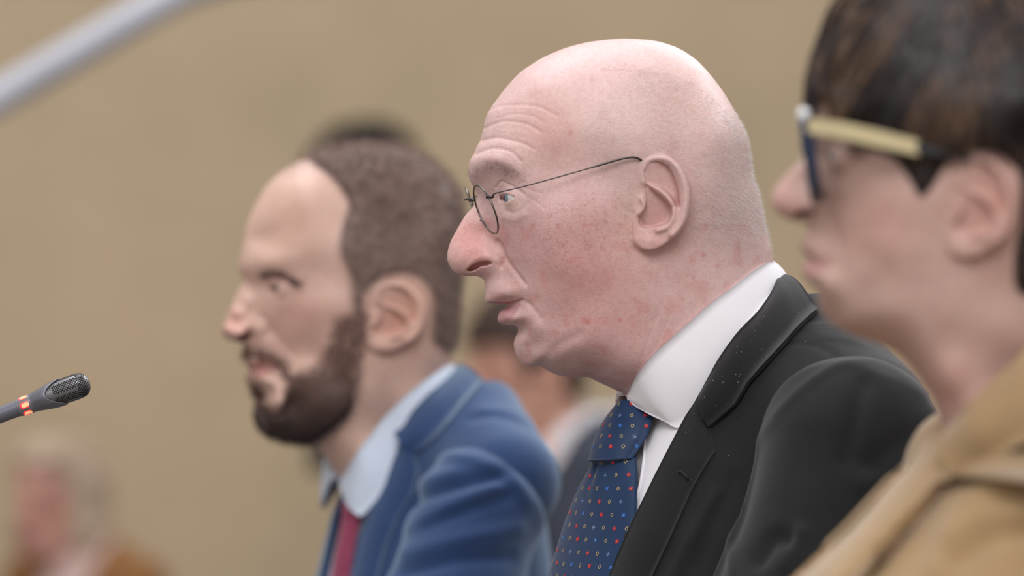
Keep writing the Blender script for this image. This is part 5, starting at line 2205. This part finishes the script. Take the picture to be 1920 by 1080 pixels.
gr_prof = [(0.0, 0.05), (0.25, 2.2), (1.0, 4.6), (2.4, 6.8), (4.5, 8.4), (7.5, 9.3), (11, 9.6), (18, 9.5), (26, 9.1), (34, 8.6)]
grille = revolve(catmull(np.array(gr_prof), 4), 'grille', MAT_GRILLE, mic, 56)
GP = catmull(np.array(gr_prof), 8)
HV, HF = [], []
for row in range(34):
    s = 1.2 + row * 1.12
    r = np.interp(s, GP[:, 0], GP[:, 1])
    dr = (np.interp(s + 0.3, GP[:, 0], GP[:, 1]) - np.interp(s - 0.3, GP[:, 0], GP[:, 1])) / 0.6
    nn = max(6, int(round(2 * math.pi * r / 2.0)))
    if s > 8:
        nn = 26
    for k in range(nn):
        a = 2 * math.pi * (k + 0.5 * (row % 2)) / nn
        ph = (math.degrees(a) + 720 + 14) % 60
        if s > 8 and (ph < 14 or s > 27 - 0.0 * ph):
            continue
        rad = math.cos(a) * e1 + math.sin(a) * e2
        n_ = rad - ax * dr
        n_ /= np.linalg.norm(n_)
        t1 = np.cross(n_, ax)
        t1 /= np.linalg.norm(t1)
        t2 = np.cross(n_, t1)
        c = tip + ax * s / 1000 + rad * (r + 0.05) / 1000
        o = len(HV)
        for q in range(8):
            b = 2 * math.pi * q / 8
            HV.append(c + (math.cos(b) * t1 + math.sin(b) * t2) * 0.00072)
        HF.append(tuple(range(o, o + 8)))
ho = mesh_from('grille_holes', np.array(HV), HF, MAT_HOLE, grille, smooth=False)
ho['kind'] = 'stuff'
body_prof = [(0, 9.9), (0.5, 10.3), (4, 10.2), (8, 9.6), (12, 8.7), (16, 7.6), (19, 7.1)]
mb = revolve(catmull(np.array(body_prof), 3), 'housing', MAT_MIC, mic, 72, s_of=lambda s, a: 27.0 + s + (1 - s / 19) * (6.5 * math.cos(2 * (a - math.radians(10)))))
revolve([(45.5, 7.1), (46, 7.15), (53, 6.85), (56.5, 6.6)], 'light_ring', plain_material('ring_grey', srgb(120, 116, 120), rough=0.35, metallic=0.3, noise=0.04), mic)
ring = bpy.data.objects['light_ring']
revolve([(56.5, 6.2), (60, 6.15), (76, 6.1)], 'sleeve', MAT_MIC_DK, mic)
MAT_LED = plain_material('led_red', srgb(255, 40, 50), rough=0.3, emit=(tuple(srgb(255, 36, 60)), 1.1))
MAT_LED_HOT = plain_material('led_core', srgb(255, 150, 120), rough=0.3, emit=(tuple(srgb(255, 150, 100)), 1.4))
for k in range(6):
    a0 = 2 * math.pi * k / 6 + math.radians(3)
    for (wa, wl, dr, nm, mt_) in ((2.4, 4.0, 0.12, 'indicator_light', MAT_LED), (1.6, 2.9, 0.22, 'light_core', MAT_LED_HOT)):
        V = []
        m = 20
        for q in range(m):
            b = 2 * math.pi * q / m
            x = wl * np.sign(math.cos(b)) * abs(math.cos(b)) ** 0.6
            y = wa * np.sign(math.sin(b)) * abs(math.sin(b)) ** 0.7
            a = a0 + y / 6.8
            V.append(tip + ax * (50.2 + x) / 1000 + (math.cos(a) * e1 + math.sin(a) * e2) * (6.95 + dr) / 1000)
        V = np.array(V)
        V = np.vstack([V, V - (math.cos(a0) * e1 + math.sin(a0) * e2) * 0.0006])
        F = [tuple(range(m)), tuple(range(2 * m - 1, m - 1, -1))] + [(q, (q + 1) % m, m + (q + 1) % m, m + q) for q in range(m)]
        ob = mesh_from(nm, V, F, mt_, ring, smooth=False)
# neck bending down to its desk out of frame
p0 = tip + ax * 0.074
path = [p0, p0 + ax * 0.04, p0 + ax * 0.10 + A(0, 0, -0.004), p0 + ax * 0.17 + A(0, 0, -0.02), p0 + ax * 0.23 + A(0.0, 0, -0.06), p0 + ax * 0.27 + A(0, 0, -0.14), p0 + ax * 0.28 + A(0, 0, -0.24)]
V, F = tube(spline(np.array(path), 50), 0.0058, 20)
mesh_from('gooseneck', V, F, MAT_MIC_DK, mic)

# ================================================================= handrail
MAT_RAIL = plain_material('satin_grey_paint', srgb(168, 168, 176), rough=0.4, metallic=0.1, noise=0.05, nscale=8)
RY = 6.0
rp = [wpt(x, y, RY + dy) for x, y, dy in [(-2400, 1584, -0.5), (-1200, 882, -0.3), (-420, 425, -0.1), (-200, 297, -0.05), (0, 180, 0), (150, 92, 0.03), (270, 22, 0.06), (340, -16, 0.08), (420, -42, 0.1), (560, -66, 0.14), (760, -90, 0.2)]]
rail = thing('handrail', 'blurred grey metal handrail sloping across the top left corner', 'handrail', tuple(wpt(0, 180, RY)))
V, F = tube(spline(np.array(rp), 110), 0.027, 28)
mesh_from('rail_tube', V, F, MAT_RAIL, rail)

# ================================================================= hall
def wall_material():
    m, nt, b = new_mat('tan_stone')
    co = objcoord(nt)
    n1 = noise_node(nt, 1.6, 4, 0.6, co)
    r1 = ramp_node(nt, n1.outputs['Fac'], [(0.3, tuple(srgb(192, 174, 146))), (0.5, tuple(srgb(204, 184, 154))), (0.72, tuple(srgb(212, 188, 158)))])
    n2 = noise_node(nt, 7, 5, 0.65, co)
    r2 = ramp_node(nt, n2.outputs['Fac'], [(0.3, (0.92, 0.91, 0.89)), (0.7, (1, 1, 1))])
    col = mix_node(nt, r1.outputs[0], r2.outputs[0], 0.8, 'MULTIPLY')
    nt.links.new(col, b.inputs['Base Color'])
    b.inputs['Roughness'].default_value = 0.85
    bump(nt, b, n2.outputs['Fac'], 0.2, 0.01)
    return m


def box(name, lo, hi, mat, kind='structure'):
    x0, y0, z0 = lo
    x1, y1, z1 = hi
    V = np.array([(x, y, z) for x in (x0, x1) for y in (y0, y1) for z in (z0, z1)], float)
    F = [(0, 1, 3, 2), (4, 6, 7, 5), (0, 4, 5, 1), (2, 3, 7, 6), (0, 2, 6, 4), (1, 5, 7, 3)]
    o = mesh_from(name, V, F, mat, None, smooth=False)
    o['kind'] = kind
    return o


box('wall_back', (-9, 10.0, 0), (9, 10.2, 6), wall_material())
box('floor', (-9, -3, -0.1), (9, 10.0, 0), plain_material('carpet_grey', srgb(120, 112, 104), rough=0.95, noise=0.1, nscale=20))
